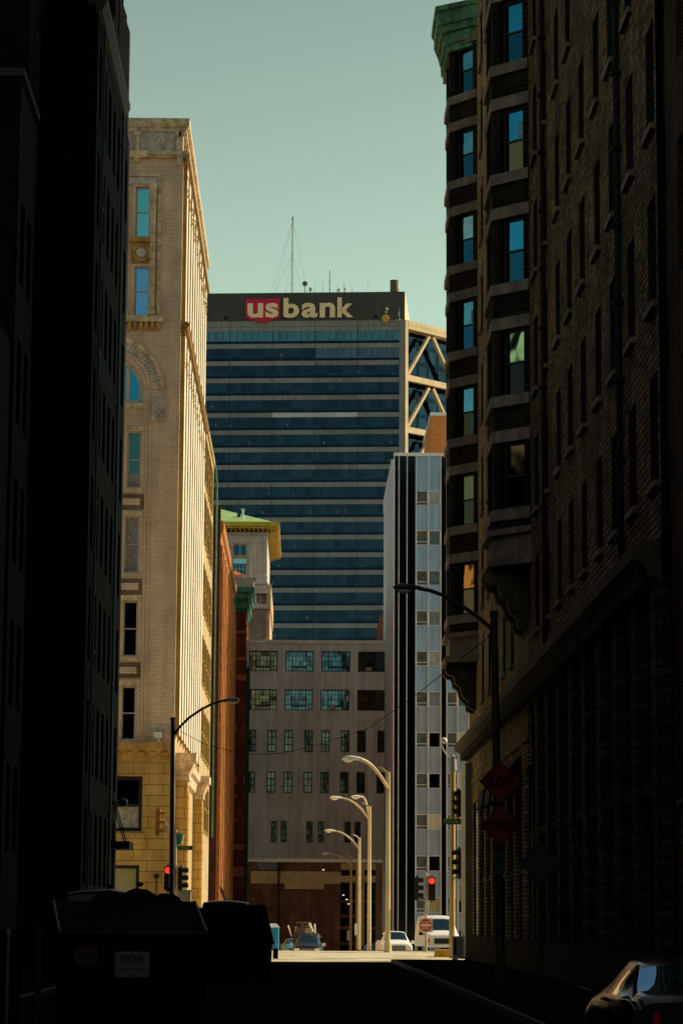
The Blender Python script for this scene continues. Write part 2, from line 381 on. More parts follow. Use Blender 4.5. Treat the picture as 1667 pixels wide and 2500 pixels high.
# street cornice and base
mb = MB(fr)
mb.extr([(0, 9.15), (.28, 9.3), (.42, 9.55), (.66, 9.68), (.70, 9.95), (0, 10.15)], 57, 124.4)
d = 58
while d < 124: mb.box(d, d+.22, .02, .44, 9.2, 9.52); d += .62
mb.build('street_cornice', M_rcorn, rb)
piers = []; d = 57.0
mb = MB(fr); mp = MB(fr); mw = MB(fr)
while d < 89.5:
    mp.box(d, d+.95, 0, .16, 1.0, 9.14); mp.box(d+.95, d+1.25, -.12, .02, 1.0, 9.14); mp.box(d-.3, d, -.12, .02, 1.0, 9.14)
    piers.append(d); d += 3.65
mp.build('pier', M_rpier, rb)
for d in piers:
    window(rb, fr, d+1.25, d+3.35, 4.9, 8.3, -.3, M_wdark, G_black, .1, name='window')
    window(rb, fr, d+1.25, d+3.35, 1.1, 4.2, -.3, M_wdark, G_black, .1, name='window')
    m2 = MB(fr); m2.box(d+1.24, d+3.36, -.25, -.02, 4.2, 4.9); m2.box(d+.9, d+3.7, -.05, .1, 4.5, 4.75)
    m2.build('spandrel', M_rbay, rb); m2 = MB(fr); m2.box(d+1.24, d+3.36, -.25, -.02, 8.3, 9.14); m2.build('lintel', M_rbay, rb)
d = 92.0; mp = MB(fr)
while d < 123.5: mp.box(d, d+1.0, -.05, .1, 1.0, 8.2); d += 3.95
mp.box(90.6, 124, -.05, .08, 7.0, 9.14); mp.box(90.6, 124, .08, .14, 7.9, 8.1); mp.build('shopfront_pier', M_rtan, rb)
d = 93.0
while d < 120:
    m2 = MB(fr); m2.quad((d, -.3, 1), (d+2.95, -.3, 1), (d+2.95, -.3, 7), (d, -.3, 7)); m2.box(d+1.4, d+1.55, -.29, -.2, 1, 7); m2.box(d, d+2.95, -.29, -.2, 3.4, 3.6)
    w = m2.build('shop_window', M_black, rb); d += 3.95
m2 = MB(fr); m2.box(57, 124, -.3, .22, -.2, 1.0); m2.build('plinth', M_rbay, rb)
for k, d in enumerate((93.5, 97.4, 101.4)):   # drooping dark awning over the shop front
    m2 = MB(fr); m2.extr([(.1, 7.6), (.9, 6.7), (1.0, 6.0), (.95, 6.0), (.1, 6.3)], d, d+2.6); m2.build('awning', M_black, rb)
m2 = MB(fr); m2.box(120.6, 123.8, .02, .40, 0, 8.9); m2.build('corner_pilaster', mat('grey_metal_pilaster', (.26, .23, .19), .45, var=.2, streak=.3), rb)
M_bayblind = mat('lit_pale_blind', (.16, .30, .34), .7, var=.3, nscale=3)
G_mid = glass('mid_blue_glass', (.06, .20, .27), .05, .1); G_pale = glass('hazy_pale_glass', (.16, .27, .30), .08, .12); G_orange = glass('painted_orange_reflection', (.42, .13, .03), .1, .25); G_green = glass('painted_stone_reflection', (.26, .32, .17), .12, .6); G_brown = glass('brown_room_glass', (.09, .05, .025), .1, .2)  # orange and stone tints paint reflected facades into the panes
PAN1 = [(G_mid, G_shade), (G_mid, G_shade), (G_pale, G_shade), (G_mid, G_shade), (G_mid, G_dark), (G_olive, G_dark), (G_orange, G_brown)]
PAN2 = [(G_deep, G_shade), (G_deep, G_olive), (G_deep, G_shade), (G_green, G_black), (G_brown, G_black)]
def bay(d0, zbot, ztop, zs0, pitch, n, panes, dy, blinds=()):
    """a slanted bay: near slanted face, face along the street, far slanted face"""
    L = [(RX, d0), (RX-1.22, d0+dy), (RX-1.22, d0+4.3), (RX, d0+5.7)]
    f1 = FrameL(L[0], (L[1][0]-L[0][0], L[1][1]-L[0][1])); w1 = math.hypot(1.22, dy)
    f2 = FrameL(L[1], (0, 1)); w2 = 4.3-dy
    f3 = FrameL(L[2], (L[3][0]-L[2][0], L[3][1]-L[2][1])); w3 = math.hypot(1.22, 1.4)
    b = MB()
    H1 = []; H2 = []
    for k in range(n):
        z = zs0-pitch*k; H1.append((.16*w1, .80*w1, z, z+2.42)); H2.append((.5, w2-.5, z, z+2.42))
    b.fr = f1; b.wall(0, w1, zbot, ztop, 0, .34, H1, 1)
    b.fr = f2; b.wall(0, w2, zbot, ztop, 0, .34, H2, 1)
    b.fr = f3; b.wall(0, w3, zbot, ztop, 0, .4, [])
    r = b.build('bay', [M_rbay, M_black], rb, fix=False)  # bay reveals painted black for their shade
    core = MB(); core.prism([(RX-.02, d0+.75), (RX-.72, d0+1.75), (RX-.72, d0+4), (RX-.02, d0+5)], zbot, ztop); core.build('bay_core', M_black, r)
    o = .07
    for k in range(n):
        z = zs0-pitch*k
        for z0, z1, pr in ((z-.40, z-.004, .10), (z+2.425, z+2.86, .05)):
            s = MB(); q = pr
            s.fr = f1; s.box(-.02, w1+q*.4, -.1, q, z0, z1)
            s.fr = f2; s.box(-q*.45, w2+q*.45, -.1, q+.003, z0+.002, z1-.002)
            s.fr = f3; s.box(-q*.4, w3, -.1, q-.003, z0+.004, z1-.004)
            s.build('stone_band', M_rstone, r)
        hi, lo = panes[k]
        w = window(r, f1, H1[k][0], H1[k][1], z, z+2.42, -.30, M_wdark, hi, .10, low=(.5, lo), th=.08)
        if k in blinds:
            b_ = MB(f1); aa = H1[k][0]+.12
            b_.box(aa+.02, aa+.30, -.275, -.265, z+(1.3 if k % 2 else .2), z+(1.9 if k % 2 else 1.1)); b_.build('blind', M_bayblind, w)
        window(r, f2, H2[k][0], H2[k][1], z, z+2.42, -.30, M_wdark, G_black, .1)
    return r, f1, f2, f3, w1, w2, w3
def console(r, d0, zb, f1, f2, f3, w1, w2, w3):
    s = MB(); p = .28
    outer = [(RX+.02, d0-.25), (RX-1.22-p*.8, d0+1.45-p*.7), (RX-1.22-p*.8, d0+4.3+p*.7), (RX+.02, d0+5.9)]
    inner = [(RX+.02, d0), (RX-1.22, d0+1.45), (RX-1.22, d0+4.3), (RX+.02, d0+5.7)]
    s.prism(outer, zb-.1, zb+.12); s.prism(inner, zb-.95, zb-.1); s.prism(outer, zb-1.2, zb-.95)
    s.build('bay_base', M_rstone, r)
    for dd in (d0+1.9, d0+3.7):
        c = MB(FrameL((RX, dd), (0, 1)))
        prof = [(0, zb-1.2), (1.3, zb-1.2), (1.42, zb-1.45), (1.3, zb-1.75), (1.05, zb-1.8), (.95, zb-2.1), (.75, zb-2.3), (.62, zb-2.75), (.38, zb-2.95), (.25, zb-3.3), (0, zb-3.4)]
        c.extr(prof, -.3, .3)
        for (b_, z_, q) in ((1.2, zb-1.5, .24), (.8, zb-2.05, .2), (.5, zb-2.6, .18), (.2, zb-3.15, .16)): c.cyl((-.36, b_, z_), (.36, b_, z_), q, n=10)
        c.build('scroll_bracket', M_rcorn, r)
a = bay(117.3, 14.6, 42.6, 40.35, 4.135, 7, PAN1, 1.45, (3, 4)); console(a[0], 117.3, 14.6, *a[1:])
c = MB()
def cornice_ring(z0, z1, p, d0=117.3):
    c.prism([(RX+.3, d0-.1-p*.5), (RX-1.22-p, d0+1.45-p*.6), (RX-1.22-p, d0+4.3+p*.6), (RX-1.22-p*.5, d0+6.2), (RX+.3, d0+6.2)], z0, z1)
for z0, z1, p in ((42.6, 42.95, .12), (42.95, 43.3, .28), (43.3, 43.5, .20), (43.5, 43.85, .42), (43.85, 44.5, .58), (44.5, 44.75, .70)): cornice_ring(z0, z1, p)
c.build('copper_cornice', M_verd, rb)
a = bay(90.0, 15.3, 47, 32.55, 4.11, 5, PAN2, 1.14, (1,)); console(a[0], 90.0, 15.3, *a[1:])
# neighbour at the picture's right edge
nb = thing('brick_block', 'near red brown brick block with black windows beside the bay windowed block', 'building', (8.15, 50, 0))
f = FrameL((8.1, 0), (0, 1)); hs_ = [(49.7+3.6*i, 51.2+3.6*i, z, z+3.0) for i in range(2) for z in (6, 10.8, 15.6, 20.4)]
mb = MB(f); mb.wall(-40, 56.6, 0, 30, 0, .4, hs_); mb.build('wall', brick('orange_brown_brick', (.07, .034, .018), (.04, .022, .012), (.014, .01, .008), .3, .09, .015), nb, fix=False)
mb = MB(); mb.box(8.52, 28, -40, 56.6, 0, 30); mb.build('rear_wall', M_black, nb)  # near stretch runs on out of view, added to cut street light
for h in hs_: window(nb, f, *h, -.36, M_wdark, G_black, .1)
tw = MB(); tw.box(7.62, 8.08, 50.5, 52.4, 0, 4.0); tw.box(7.55, 8.085, 50.4, 52.5, 4.0, 4.12)
tag(tw.build('gate_pier', brick('tan_block', (.16, .105, .065), (.12, .08, .05), (.02, .014, .01), .55, .2, .025), base=(7.8, 51.4, 0)), 'short tan block gate pier against the near red brown building', 'pier')
# ================================================================== LEFT: black corner block
LX = -8.42
lf = Frame((LX, 0), (0, 1)); assert abs(lf.n.x-1) < 1e-6
lb = thing('brick_block', 'black corner brick block with raised parapet beside the cream tower', 'building', (LX-1, 108, 0))
hs_ = []
for d in (101.6, 104.2, 106.8, 109.4, 112.0, 114.6, 117.0):
    for z in (3.0, 7.3, 11.7, 16.1, 20.5, 24.9, 29.3, 33.7): hs_.append((d-.62, d+.62, z, z+2.9))
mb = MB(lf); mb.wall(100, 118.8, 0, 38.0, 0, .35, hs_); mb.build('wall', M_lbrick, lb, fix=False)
mb = MB(); mb.box(-11.4, LX-.42, 100.02, 118.78, 0, 38.42); mb.quad((LX-.42, 100, 0), (LX, 100, 0), (LX, 100, 38), (LX-.42, 100, 38)); mb.quad((LX-.42, 118.8, 0), (LX, 118.8, 0), (LX, 118.8, 38), (LX-.42, 118.8, 38))
mb.build('rear_wall', M_lbrick, lb)
for h in hs_: window(lb, lf, *h, -.3, M_wdark, G_black, .1)
mb = MB(lf); mb.extr([(-.1, 37.6), (.15, 37.7), (.34, 38.1), (.34, 38.3), (-.1, 38.45)], 99.8, 114.0); mb.build('eaves_gutter', mat('rusty_gutter', (.03, .018, .012), .7, var=.5, nscale=4), lb)
mb = MB(); mb.box(-11.3, LX-.06, 111.8, 118.7, 38, 43.0); mb.box(-11.3, LX-.04, 108, 111.8, 38.45, 40.6)
for k in range(9): mb.box(LX-.5, LX-.055, 112+k*.75, 112.5+k*.75, 43, 43.0+.12+.1*((k*7) % 3))
mb.build('parapet', M_lbrick2, lb)
mb = MB(); mb.box(LX-1.3, LX-.1, 110.0, 111.7, 40.6, 45.0); mb.box(LX-1.4, LX-.02, 109.9, 111.75, 44.6, 44.8); mb.build('chimney', M_lbrick2, lb)
for d, zt in ((101.9, 37.6), (112.9, 37.6)):
    mb = MB(lf); mb.cyl((d, .12, 2), (d, .12, zt), .055, n=8)
    for z in (6, 12, 18, 24, 30, 36): mb.box(d-.09, d+.09, 0, .2, z, z+.12)
    mb.build('drainpipe', M_pipe_teal, lb)
mb = MB(lf); mb.box(115.3, 118.3, .0, .82, 4.72, 5.05); mb.build('canopy', M_black, lb)
for d in (116.0, 117.6):
    mb = MB(lf); mb.cyl((d, .0, 6.9), (d, .55, 5.05), .03, n=6); mb.build('canopy_rod', M_black, lb)
mb = MB(lf); mb.cyl((117.9, 0, 6.95), (117.9, .28, 7.0), .03, n=6); mb.ball((117.9, .38, 6.85), .19, .19, .2); mb.build('wall_lamp', mat('dull_blue_lamp', (.02, .04, .08), .4, var=.1), lb)
# set back tall block and lower block nearer
l2 = thing('brick_block', 'tall black set back block at the left edge', 'building', (-11, 97, 0))
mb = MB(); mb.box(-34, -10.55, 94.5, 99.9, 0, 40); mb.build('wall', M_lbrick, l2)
mf_ = Frame((-10.55, 0), (0, 1))
for z in (29, 33): window(l2, mf_, 96.4, 97.5, z, z+2.6, .02, M_wdark, G_shade, .1, th=.05)
l3 = thing('brick_block', 'lower black brick block with stone coped corner at the left edge', 'building', (-11, 90, 0))
hs_ = [(d-.7, d+.7, z, z+3) for d in (90.6, 92.8) for z in (4, 9, 14, 19, 24)]
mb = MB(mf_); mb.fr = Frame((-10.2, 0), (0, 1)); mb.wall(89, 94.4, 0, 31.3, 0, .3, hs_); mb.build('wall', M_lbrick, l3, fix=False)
mb = MB(); mb.box(-36, -10.3, -40, 88.98, 0, 21.5); mb.build('added_low_wing', M_lbrick, l3)  # out-of-view block added to dim the near street, kept low for reflections
mb = MB(); mb.box(-36, -10.55, 89.02, 94.4, 0, 31.3); mb.quad((-36, 89, 0), (-10.2, 89, 0), (-10.2, 89, 31.3), (-36, 89, 31.3)); mb.build('rear_wall', M_lbrick, l3)
mb = MB(); mb.box(-36, -10.08, 88.9, 94.45, 31.3, 31.6); mb.build('coping', M_lstone, l3)
for h in hs_: window(l3, Frame((-10.2, 0), (0, 1)), *h, -.27, M_wdark, G_shade, .1)
# ================================================================== cream tower
CY = 150.0; CX = -7.4
cb = thing('office_tower', 'tall cream brick tower with arched window and sunlit fluted side', 'building', (CX-2, CY+2, 0))
ff = Frame((0, CY), (1, 0)); assert abs(ff.n.y+1) < 1e-6       # front, facing the camera: a = x
sf = Frame((CX, 0), (0, 1))                                     # street side: a = y
ZB, ZT = 11.4, 46.6
ff2 = lambda a, b, z: ff(a, b, z)
M_tealsky = mat('painted_sky_reflection', (.07, .30, .37), .25, var=.12, nscale=1.2, spec=.6)  # sky reflection painted as a teal pane colour
wins = [(-10.2, -9.32, 41.75, 44.85, G_teal, None), (-10.18, -9.3, 36.95, 39.95, G_blue, None),
        (-10.42, -9.6, 26.6, 30.0, M_tealsky, (.27, M_curtain)), (-10.5, -9.62, 21.6, 24.95, M_curtain, None),
        (-10.5, -9.62, 16.7, 19.95, G_olive, None), (-10.5, -9.64, 11.85, 14.98, G_black, None)]
archR = 1.95;  archC = (-11.5, 32.5)
holes = [w[:4] for w in wins]+[(-13.4, -9.55, 31.65, 32.5)]
mb = MB(ff); mb.wall(-19, CX, ZB, 30.99, 0, .28, [h for h in holes if h[3] < 31]); mb.wall(-19, CX, 34.6, ZT, 0, .28, [h for h in holes if h[2] > 34])
# wall around the arch
mb.quad((-19, 0, 30.99), (archC[0]-archR, 0, 30.99), (archC[0]-archR, 0, 34.6), (-19, 0, 34.6))
mb.quad((archC[0]+archR, 0, 30.99), (CX, 0, 30.99), (CX, 0, 34.6), (archC[0]+archR, 0, 34.6))
mb.quad((archC[0]-archR, 0, 30.99), (archC[0]+archR, 0, 30.99), (archC[0]+archR, 0, 31.65), (archC[0]-archR, 0, 31.65))
N = 24; arc = [(archC[0]+archR*math.cos(math.pi*i/N), archC[1]+archR*math.sin(math.pi*i/N)) for i in range(N+1)]
for (x0, z0), (x1, z1) in zip(arc, arc[1:]):
    mb.quad((x0, 0, z0), (x0, 0, 34.6), (x1, 0, 34.6), (x1, 0, z1)); mb.quad((x0, 0, z0), (x1, 0, z1), (x1, -.28, z1), (x0, -.28, z0))
for x in (archC[0]-archR, archC[0]+archR): mb.quad((x, 0, 31.65), (x, -.28, 31.65), (x, -.28, 32.5), (x, 0, 32.5))
mb.build('front_wall', M_cbrick, cb, fix=False)
mb = MB(); mb.box(-19, CX-.42, CY+.4, 183.9, 0, ZT); mb.quad((-19, CY+.3, ZT), (CX, CY+.3, ZT), (CX, 184, ZT), (-19, 184, ZT)); mb.build('rear_wall', M_cbrick, cb)
for i, (a0, a1, z0, z1, gm, low) in enumerate(wins):
    window(cb, ff, a0, a1, z0, z1, -.25, M_wframe, gm, .10, rails=(.5,) if low is None else (.5, .2), low=low if low else None, bw=.07)
    if z1 < 31:
        s = MB(ff); s.box(a0-.22, a1+.2, -.02, .05, z1+.02, z1+.3); s.box(a0-.05, a1+.05, -.02, .09, z0-.24, z0-.02); s.build('stone_lintel', M_cstone, cb)
        p = MB(ff); p.box(-12.5, a1+.22, .0, .03, z0-1.28, z0-.36); p.build('woven_brick_panel', M_weave, cb)
        p = MB(ff); p.box(-12.5, a1-.02, .03, .05, z0-1.02, z0-.62); p.build('brick_panel', M_cbrick, cb)
# brick strips beside the lower windows
mb = MB(ff); mb.box(-9.18, -9.05, 0, .05, ZB+.01, 30.58); mb.box(-9.40, -9.22, 0, .025, ZB+.01, 30.3); mb.build('brick_strip', M_cbrick, cb)
# arched window
mb = MB(ff); n = 14; r_in, r_out = archR-.26, archR+.012
pts = [(archC[0]+r_out*math.cos(math.pi*i/n), archC[1]+r_out*math.sin(math.pi*i/n)) for i in range(n+1)]; pin = [(archC[0]+r_in*math.cos(math.pi*i/n), archC[1]+r_in*math.sin(math.pi*i/n)) for i in range(n+1)]
for i in range(n): mb.plate([pts[i], pts[i+1], pin[i+1], pin[i]], -.24, -.14)
mb.box(archC[0]+r_in, archC[0]+r_out, -.24, -.14, 31.65, 32.5); mb.box(archC[0]-r_out, archC[0]-r_in, -.24, -.14, 31.65, 32.5)
mb.box(archC[0]-r_in, archC[0]+r_in, -.24, -.12, 31.65, 31.86)
for x in (-10.47, -12.53): mb.box(x-.12, x+.12, -.238, -.12, 31.86, 33.75)
w = mb.build('arched_window', M_wframe, cb)
mb = MB(ff); mb.quad((archC[0]-archR, -.22, 31.65), (archC[0]+archR, -.22, 31.65), *[(x, -.22, z) for x, z in pts]); mb.build('pane', G_deep, w)
mb = MB(ff)
def ring(mb, r0, r1, b, n=36, gap=0.0):
    for i in range(n):
        t0 = math.pi*(i+gap)/n; t1 = math.pi*(i+1-gap)/n
        mb.plate([(archC[0]+r*math.cos(t), archC[1]+r*math.sin(t)) for r, t in ((r0, t0), (r1, t0), (r1, t1), (r0, t1))], -.02, b)
ring(mb, archR+.02, archR+.25, .03); ring(mb, archR+.28, archR+.46, .05); mb.box(archC[0]+archR+.02, archC[0]+archR+.46, -.02, .03, 30.9, 32.5); mb.build('brick_arch', M_cbrick, cb)
mb = MB(ff); ring(mb, archR+.50, archR+.97, .07, 36, .14); mb.build('voussoir_ring', M_cgrey, cb)
mb = MB(ff); ring(mb, archR+.48, archR+1.0, .035); ring(mb, archR+1.0, archR+1.24, .11); mb.build('arch_moulding', M_cstone, cb)
mb = MB(ff); mb.box(-9.02, -8.18, -.02, .12, 30.6, 31.95)
rng = random.Random(3)
for k in range(26):
    a = -8.98+rng.random()*.76; z = 30.68+rng.random()*1.2; mb.ball((a, .12, z), .07+rng.random()*.06, .08, .06+rng.random()*.08, 8, 5)
mb.build('carved_scroll_block', M_cgrey, cb)
mb = MB(ff); mb.box(-13.2, -9.3, -.02, .10, 31.36, 31.64); mb.build('arch_sill', M_cstone, cb)
# framed pair of upper windows
mb = MB(ff); mb.box(-13, -8.66, 0, .10, 45.45, 45.75); mb.box(-8.86, -8.66, 0, .10, 36.95, 45.45)
z = 37.0
while z < 45.3: mb.box(-8.84, -8.70, .10, .15, z, z+.13); z += .26
mb.build('rope_moulding', M_cstone, cb)
mb = MB(ff); mb.box(-13, -8.9, -.02, .05, 45.02, 45.42); mb.build('stone_lintel', M_cgrey, cb)
for x0, x1 in ((-9.33, -8.95), (-11.0, -10.58)):
    mb = MB(ff); xm = (x0+x1)/2; k = 0; z = 37.25
    while z < 44.4: mb.cyl((xm, .06, z), (xm, .06, z+.5), .175, n=12); z += .515
    mb.box(x0-.02, x1+.02, -.02, .26, 36.95, 37.22); c_ = mb.build('engaged_column', M_cstone, cb)
    mb = MB(ff); mb.cyl((xm, .06, 44.4), (xm, .06, 44.9), .18, .28, n=12)
    for k in range(10): mb.ball((xm+rng.uniform(-.2, .2), .2, 44.5+rng.random()*.45), .07, .08, .08, 6, 4)
    mb.box(x0-.08, x1+.08, -.02, .3, 44.9, 45.01); mb.build('capital', M_cstone, c_)
mb = MB(ff); mb.box(-10.5, -9.2, -.02, .14, 41.45, 41.72); mb.build('window_sill', M_cgold, cb)
mb = MB(ff); mb.box(-10.42, -9.28, -.02, .02, 40.12, 41.44)
for i in range(20):
    t0 = 2*math.pi*i/20; t1 = 2*math.pi*(i+1)/20
    mb.plate([(-9.82+r*math.cos(t), 40.78+r*math.sin(t)) for r, t in ((.36, t0), (.55, t0), (.55, t1), (.36, t1))], .0, .10)
mb.build('roundel_panel', M_cgold, cb)
mb = MB(ff); mb.ball((-9.82, .02, 40.78), .345, .12, .345); mb.build('roundel', M_cgrey, cb)
mb = MB(ff); mb.box(-13, -8.45, 0, .30, 36.56, 36.9); mb.build('window_sill', M_cstone, cb)
mb = MB(ff); x = -12.9
while x < -8.6: mb.extr([(0, 36.0), (.14, 36.1), (.26, 36.55), (0, 36.55)], x, x+.18); x += .34
mb.build('dentil_row', M_cgold, cb)
# frieze and cornices
mb = MB(ff); mb.box(-19, CX+.02, 0, .10, 46.98, 48.2); mb.build('frieze', M_cgrey, cb)
for xc in (-10.85, -13.9):
    mb = MB(ff); mb.plate([(xc-.42, 47.1), (xc+.42, 47.1), (xc+.42, 47.75)]+[(xc+.42*math.cos(t*math.pi/8), 47.75+.36*math.sin(t*math.pi/8)) for t in range(1, 8)]+[(xc-.42, 47.75)], .10, .14); mb.build('blind_arch', M_cgrey, cb)
for xc in (-10.15, -7.72, -7.5, -13.1):
    mb = MB(ff); mb.cyl((xc, .12, 47.02), (xc, .12, 47.95), .12, n=10); mb.box(xc-.17, xc+.17, .08, .28, 47.95, 48.18); mb.build('colonnette', M_cstone, cb)
for xc in (-8.72,):
    mb = MB(ff); mb.ball((xc, .12, 47.6), .26, .14, .56); mb.build('shield_boss', M_cgrey, cb)
    mb = MB(ff)
    for i in range(8):
        t0 = math.pi*i/8; t1 = math.pi*(i+1)/8; mb.plate([(xc+r*math.cos(t), 47.75+r*1.1*math.sin(t)) for r, t in ((.28, t0), (.38, t0), (.38, t1), (.28, t1))], .1, .2)
    mb.build('boss_hood', M_cgrey, cb)
    for dx in (-.78, .72):
        mb = MB(ff); mb.cyl((xc+dx, .1, 47.92), (xc+dx, .17, 47.92), .19, n=14); mb.cyl((xc+dx, .1, 47.92), (xc+dx, .22, 47.92), .07, n=10); mb.build('rosette', M_cgrey, cb)
mb = MB(ff); mb.box(-19, CX+.22, 0, .22, 46.62, 46.74); mb.box(-19, CX+.28, 0, .28, 46.74, 46.98); mb.box(-10.3, -10.0, 0, .2, 46.3, 46.62); mb.box(-7.75, -7.42, 0, .24, 46.15, 46.62); mb.build('frieze_ledge', M_cstone, cb)
mb = MB(); mb.box(-19, CX+.18, CY-.18, 184, 48.2, 48.5); mb.box(-19, CX+.3, CY-.3, 184.1, 48.5, 48.62); mb.box(-19, CX+.34, CY-.32, 184.15, 48.62, 49.0); mb.build('coping', M_cstone, cb)
# sunlit street side: shallow piers, deep cornices
mb = MB(sf); mb.wall(CY, 184, 0, 48.2, 0, .3, []); mb.quad((184, 0, 0), (184, -.5, 0), (184, -.5, 48.2), (184, 0, 48.2)); mb.build('side_wall', brick('shaded_recess_brick', (.62, .44, .22), (.55, .38, .18), (.36, .24, .11), .34, .118, .016, var=.15), cb, fix=False)  # shade between the piers put into a darker brick colour
d = 150.5; k = 0; M_pside = brick('shaded_pier_side', (.46, .29, .09), (.40, .25, .07), (.26, .15, .04), .34, .118, .016, var=.2)  # pier sides darkened in colour for their shade, fronts stay bright
while d < 183.6:
    w_ = 1.5
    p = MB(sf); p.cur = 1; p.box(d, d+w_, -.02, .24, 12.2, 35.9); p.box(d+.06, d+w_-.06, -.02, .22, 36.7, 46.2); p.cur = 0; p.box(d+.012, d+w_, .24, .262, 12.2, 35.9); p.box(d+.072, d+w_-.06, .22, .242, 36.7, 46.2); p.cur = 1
    for z in (33.9, 44.4):
        for q in range(16): p.ball((d+rng.random()*w_, .2, z+rng.random()*1.3), .12, .10, .12, 6, 4)
    p.build('side_pier', [M_cbrick2, M_pside], cb)
    for z in (13, 17.7, 22.6, 27.5, 31.2, 37.5, 42):
        q = MB(sf); q.box(d+w_+.2, d+w_+1.05, -.02, .02, z, z+2.6); q.build('side_window', G_olive, cb)
        q = MB(sf); q.box(d+w_+.15, d+w_+1.05, -.02, .09, z-.2, z-.02); q.build('side_sill', M_cbrick2, cb)
    d += 3.35; k += 1
M_cshadow = mat('shadowed_gold_terracotta', (.30, .165, .04), .85, var=.5, nscale=5, fine=.4)  # cornices' own shadow painted as a darker gold
def sidecornice(name, prof, m, z0, dent=None, d0=150.0, d1=184.0):
    p = MB(sf); p.extr(prof, d0, d1)
    if dent:
        d = d0+.1
        while d < d1-.2: p.box(d, d+.16, 0, dent[0], dent[1], dent[2]); d += .36
    p.build(name, m, cb)
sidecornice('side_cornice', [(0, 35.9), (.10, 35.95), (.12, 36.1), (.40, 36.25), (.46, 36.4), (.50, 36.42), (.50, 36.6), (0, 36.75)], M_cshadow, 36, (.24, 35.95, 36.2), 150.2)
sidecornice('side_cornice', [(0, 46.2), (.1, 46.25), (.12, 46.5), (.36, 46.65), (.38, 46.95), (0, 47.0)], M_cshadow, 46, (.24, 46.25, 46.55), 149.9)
d = 150.3
while d < 183.5:
    p = MB(sf)
    for q in range(9): p.ball((d+rng.random()*.5, .06, 47.2+rng.random()*.9), .1, .1, .14, 6, 4)
    p.box(d, d+.45, 0, .1, 47.1, 48.15); d += 2.45
    p.build('frieze_carving', M_cgold, cb)
# stone base
mb = MB(ff); hs2 = [(-11.2, -9.18, 6.62, 9.78), (-11.2, -9.28, 1.2, 4.7)]
mb.wall(-19, CX, 0, ZB, .06, .45, hs2); mb.box(-11.6, -9.0, .06, .22, 5.95, 6.5); mb.box(-11.6, -9.06, .06, .14, 5.2, 5.95); mb.build('stone_base', M_cash, cb, fix=False)
window(cb, ff, -11.2, -9.18, 6.62, 9.78, -.32, M_wdark, G_dark, .22, rails=(.47,), low=(.47, M_frost), label='tall dark framed window with scratched frosted lower pane')
window(cb, ff, -11.2, -9.28, 1.2, 4.7, -.32, M_wdark, M_blind, .2, rails=())
mb = MB(ff)
for x, s in ((-10.6, -.25), (-10.0, -.1), (-9.4, .1), (-8.9, .25)): mb.plate([(x-.02, 9.82), (x+.02, 9.82), (x+.02+s, 10.7), (x-.02+s, 10.7)], .055, .066)
mb.build('voussoir_joints', M_cgold, cb)
mb = MB(ff); mb.extr([(.06, 10.72), (.18, 10.8), (.24, 11.1), (.42, 11.3), (.46, 11.62), (.46, 11.7), (0, 11.72)], -19, CX+.02); x = -12
while x < CX: mb.cyl((x, .18, 11.02), (x+.0, .30, 11.2), .2, n=10); x += .68
mb.build('base_cornice', M_cgold, cb)
mb = MB(ff); mb.box(-9.04, CX-.02, -.01, .055, 12.1, 12.75); mb.build('scroll_band', M_cgrey, cb)
for i in range(4):
    mb = MB(ff); xc = -8.95+i*.45
    for r in (.2, .1):
        for j in range(14):
            t0 = 2*math.pi*j/14; t1 = 2*math.pi*(j+1)/14; mb.plate([(xc+q*math.cos(t), 12.42+q*math.sin(t)) for q, t in ((r-.05, t0), (r, t0), (r, t1), (r-.05, t1))], .05, .09)
    mb.build('scroll', M_cstone, cb)
for d in (152.2, 177.0):    # giant pilasters beside the entrance
    wd_ = .72 if d < 160 else .62
    p = MB(sf); p.box(d, d+2.0, -.02, wd_, 0, 9.7); p.box(d+.3, d+1.7, wd_, wd_+.04, .8, 9.0); q = p.build('giant_pilaster', M_cash, cb)
    p = MB(sf); p.box(d-.08, d+2.1, -.02, wd_+.10, 9.7, 9.95)
    p.hexa([(d-.05, 0, 9.95), (d+2.05, 0, 9.95), (d+2.05, wd_+.05, 9.95), (d-.05, wd_+.05, 9.95)], [(d-.45, 0, 10.75), (d+2.4, 0, 10.75), (d+2.4, wd_+.42, 10.75), (d-.45, wd_+.42, 10.75)])
    p.box(d-.5, d+2.45, -.02, wd_+.5, 10.75, 11.25); p.build('capital', M_cstone, q)
sidecornice('entablature', [(0, 10.0), (.22, 10.1), (.3, 10.7), (.5, 10.8), (.55, 11.2), (0, 11.4)], M_cstone, 11, None, 155.0, 176.0)
# lower rear wing with green pipe
M_pside2 = brick('tan_wing_brick', (.62, .46, .25), (.55, .40, .20), (.36, .24, .11), .34, .118, .016, var=.2)
p = MB(); p.box(-17, -7.32, 184.3, 205.8, 0, 37.6); p.box(-17, -7.2, 184.3, 205.9, 37.6, 38.0); p.build('rear_wing', M_pside2, cb)
wf = Frame((-7.32, 0), (0, 1))
for d in (187, 190.5, 194, 197.5, 201):
    for z in (8, 13.2, 18.4, 23.6, 28.8, 33.2): window(cb, wf, d, d+2.0, z, z+3.6, .02, M_pside, G_olive, .22, th=.05)
p = MB(wf); p.tube([(204.5, .2, 37.4), (205.6, .28, 36.2), (205.6, .28, 8)], .07, 8); p.build('drainpipe', M_pipe_green, cb)
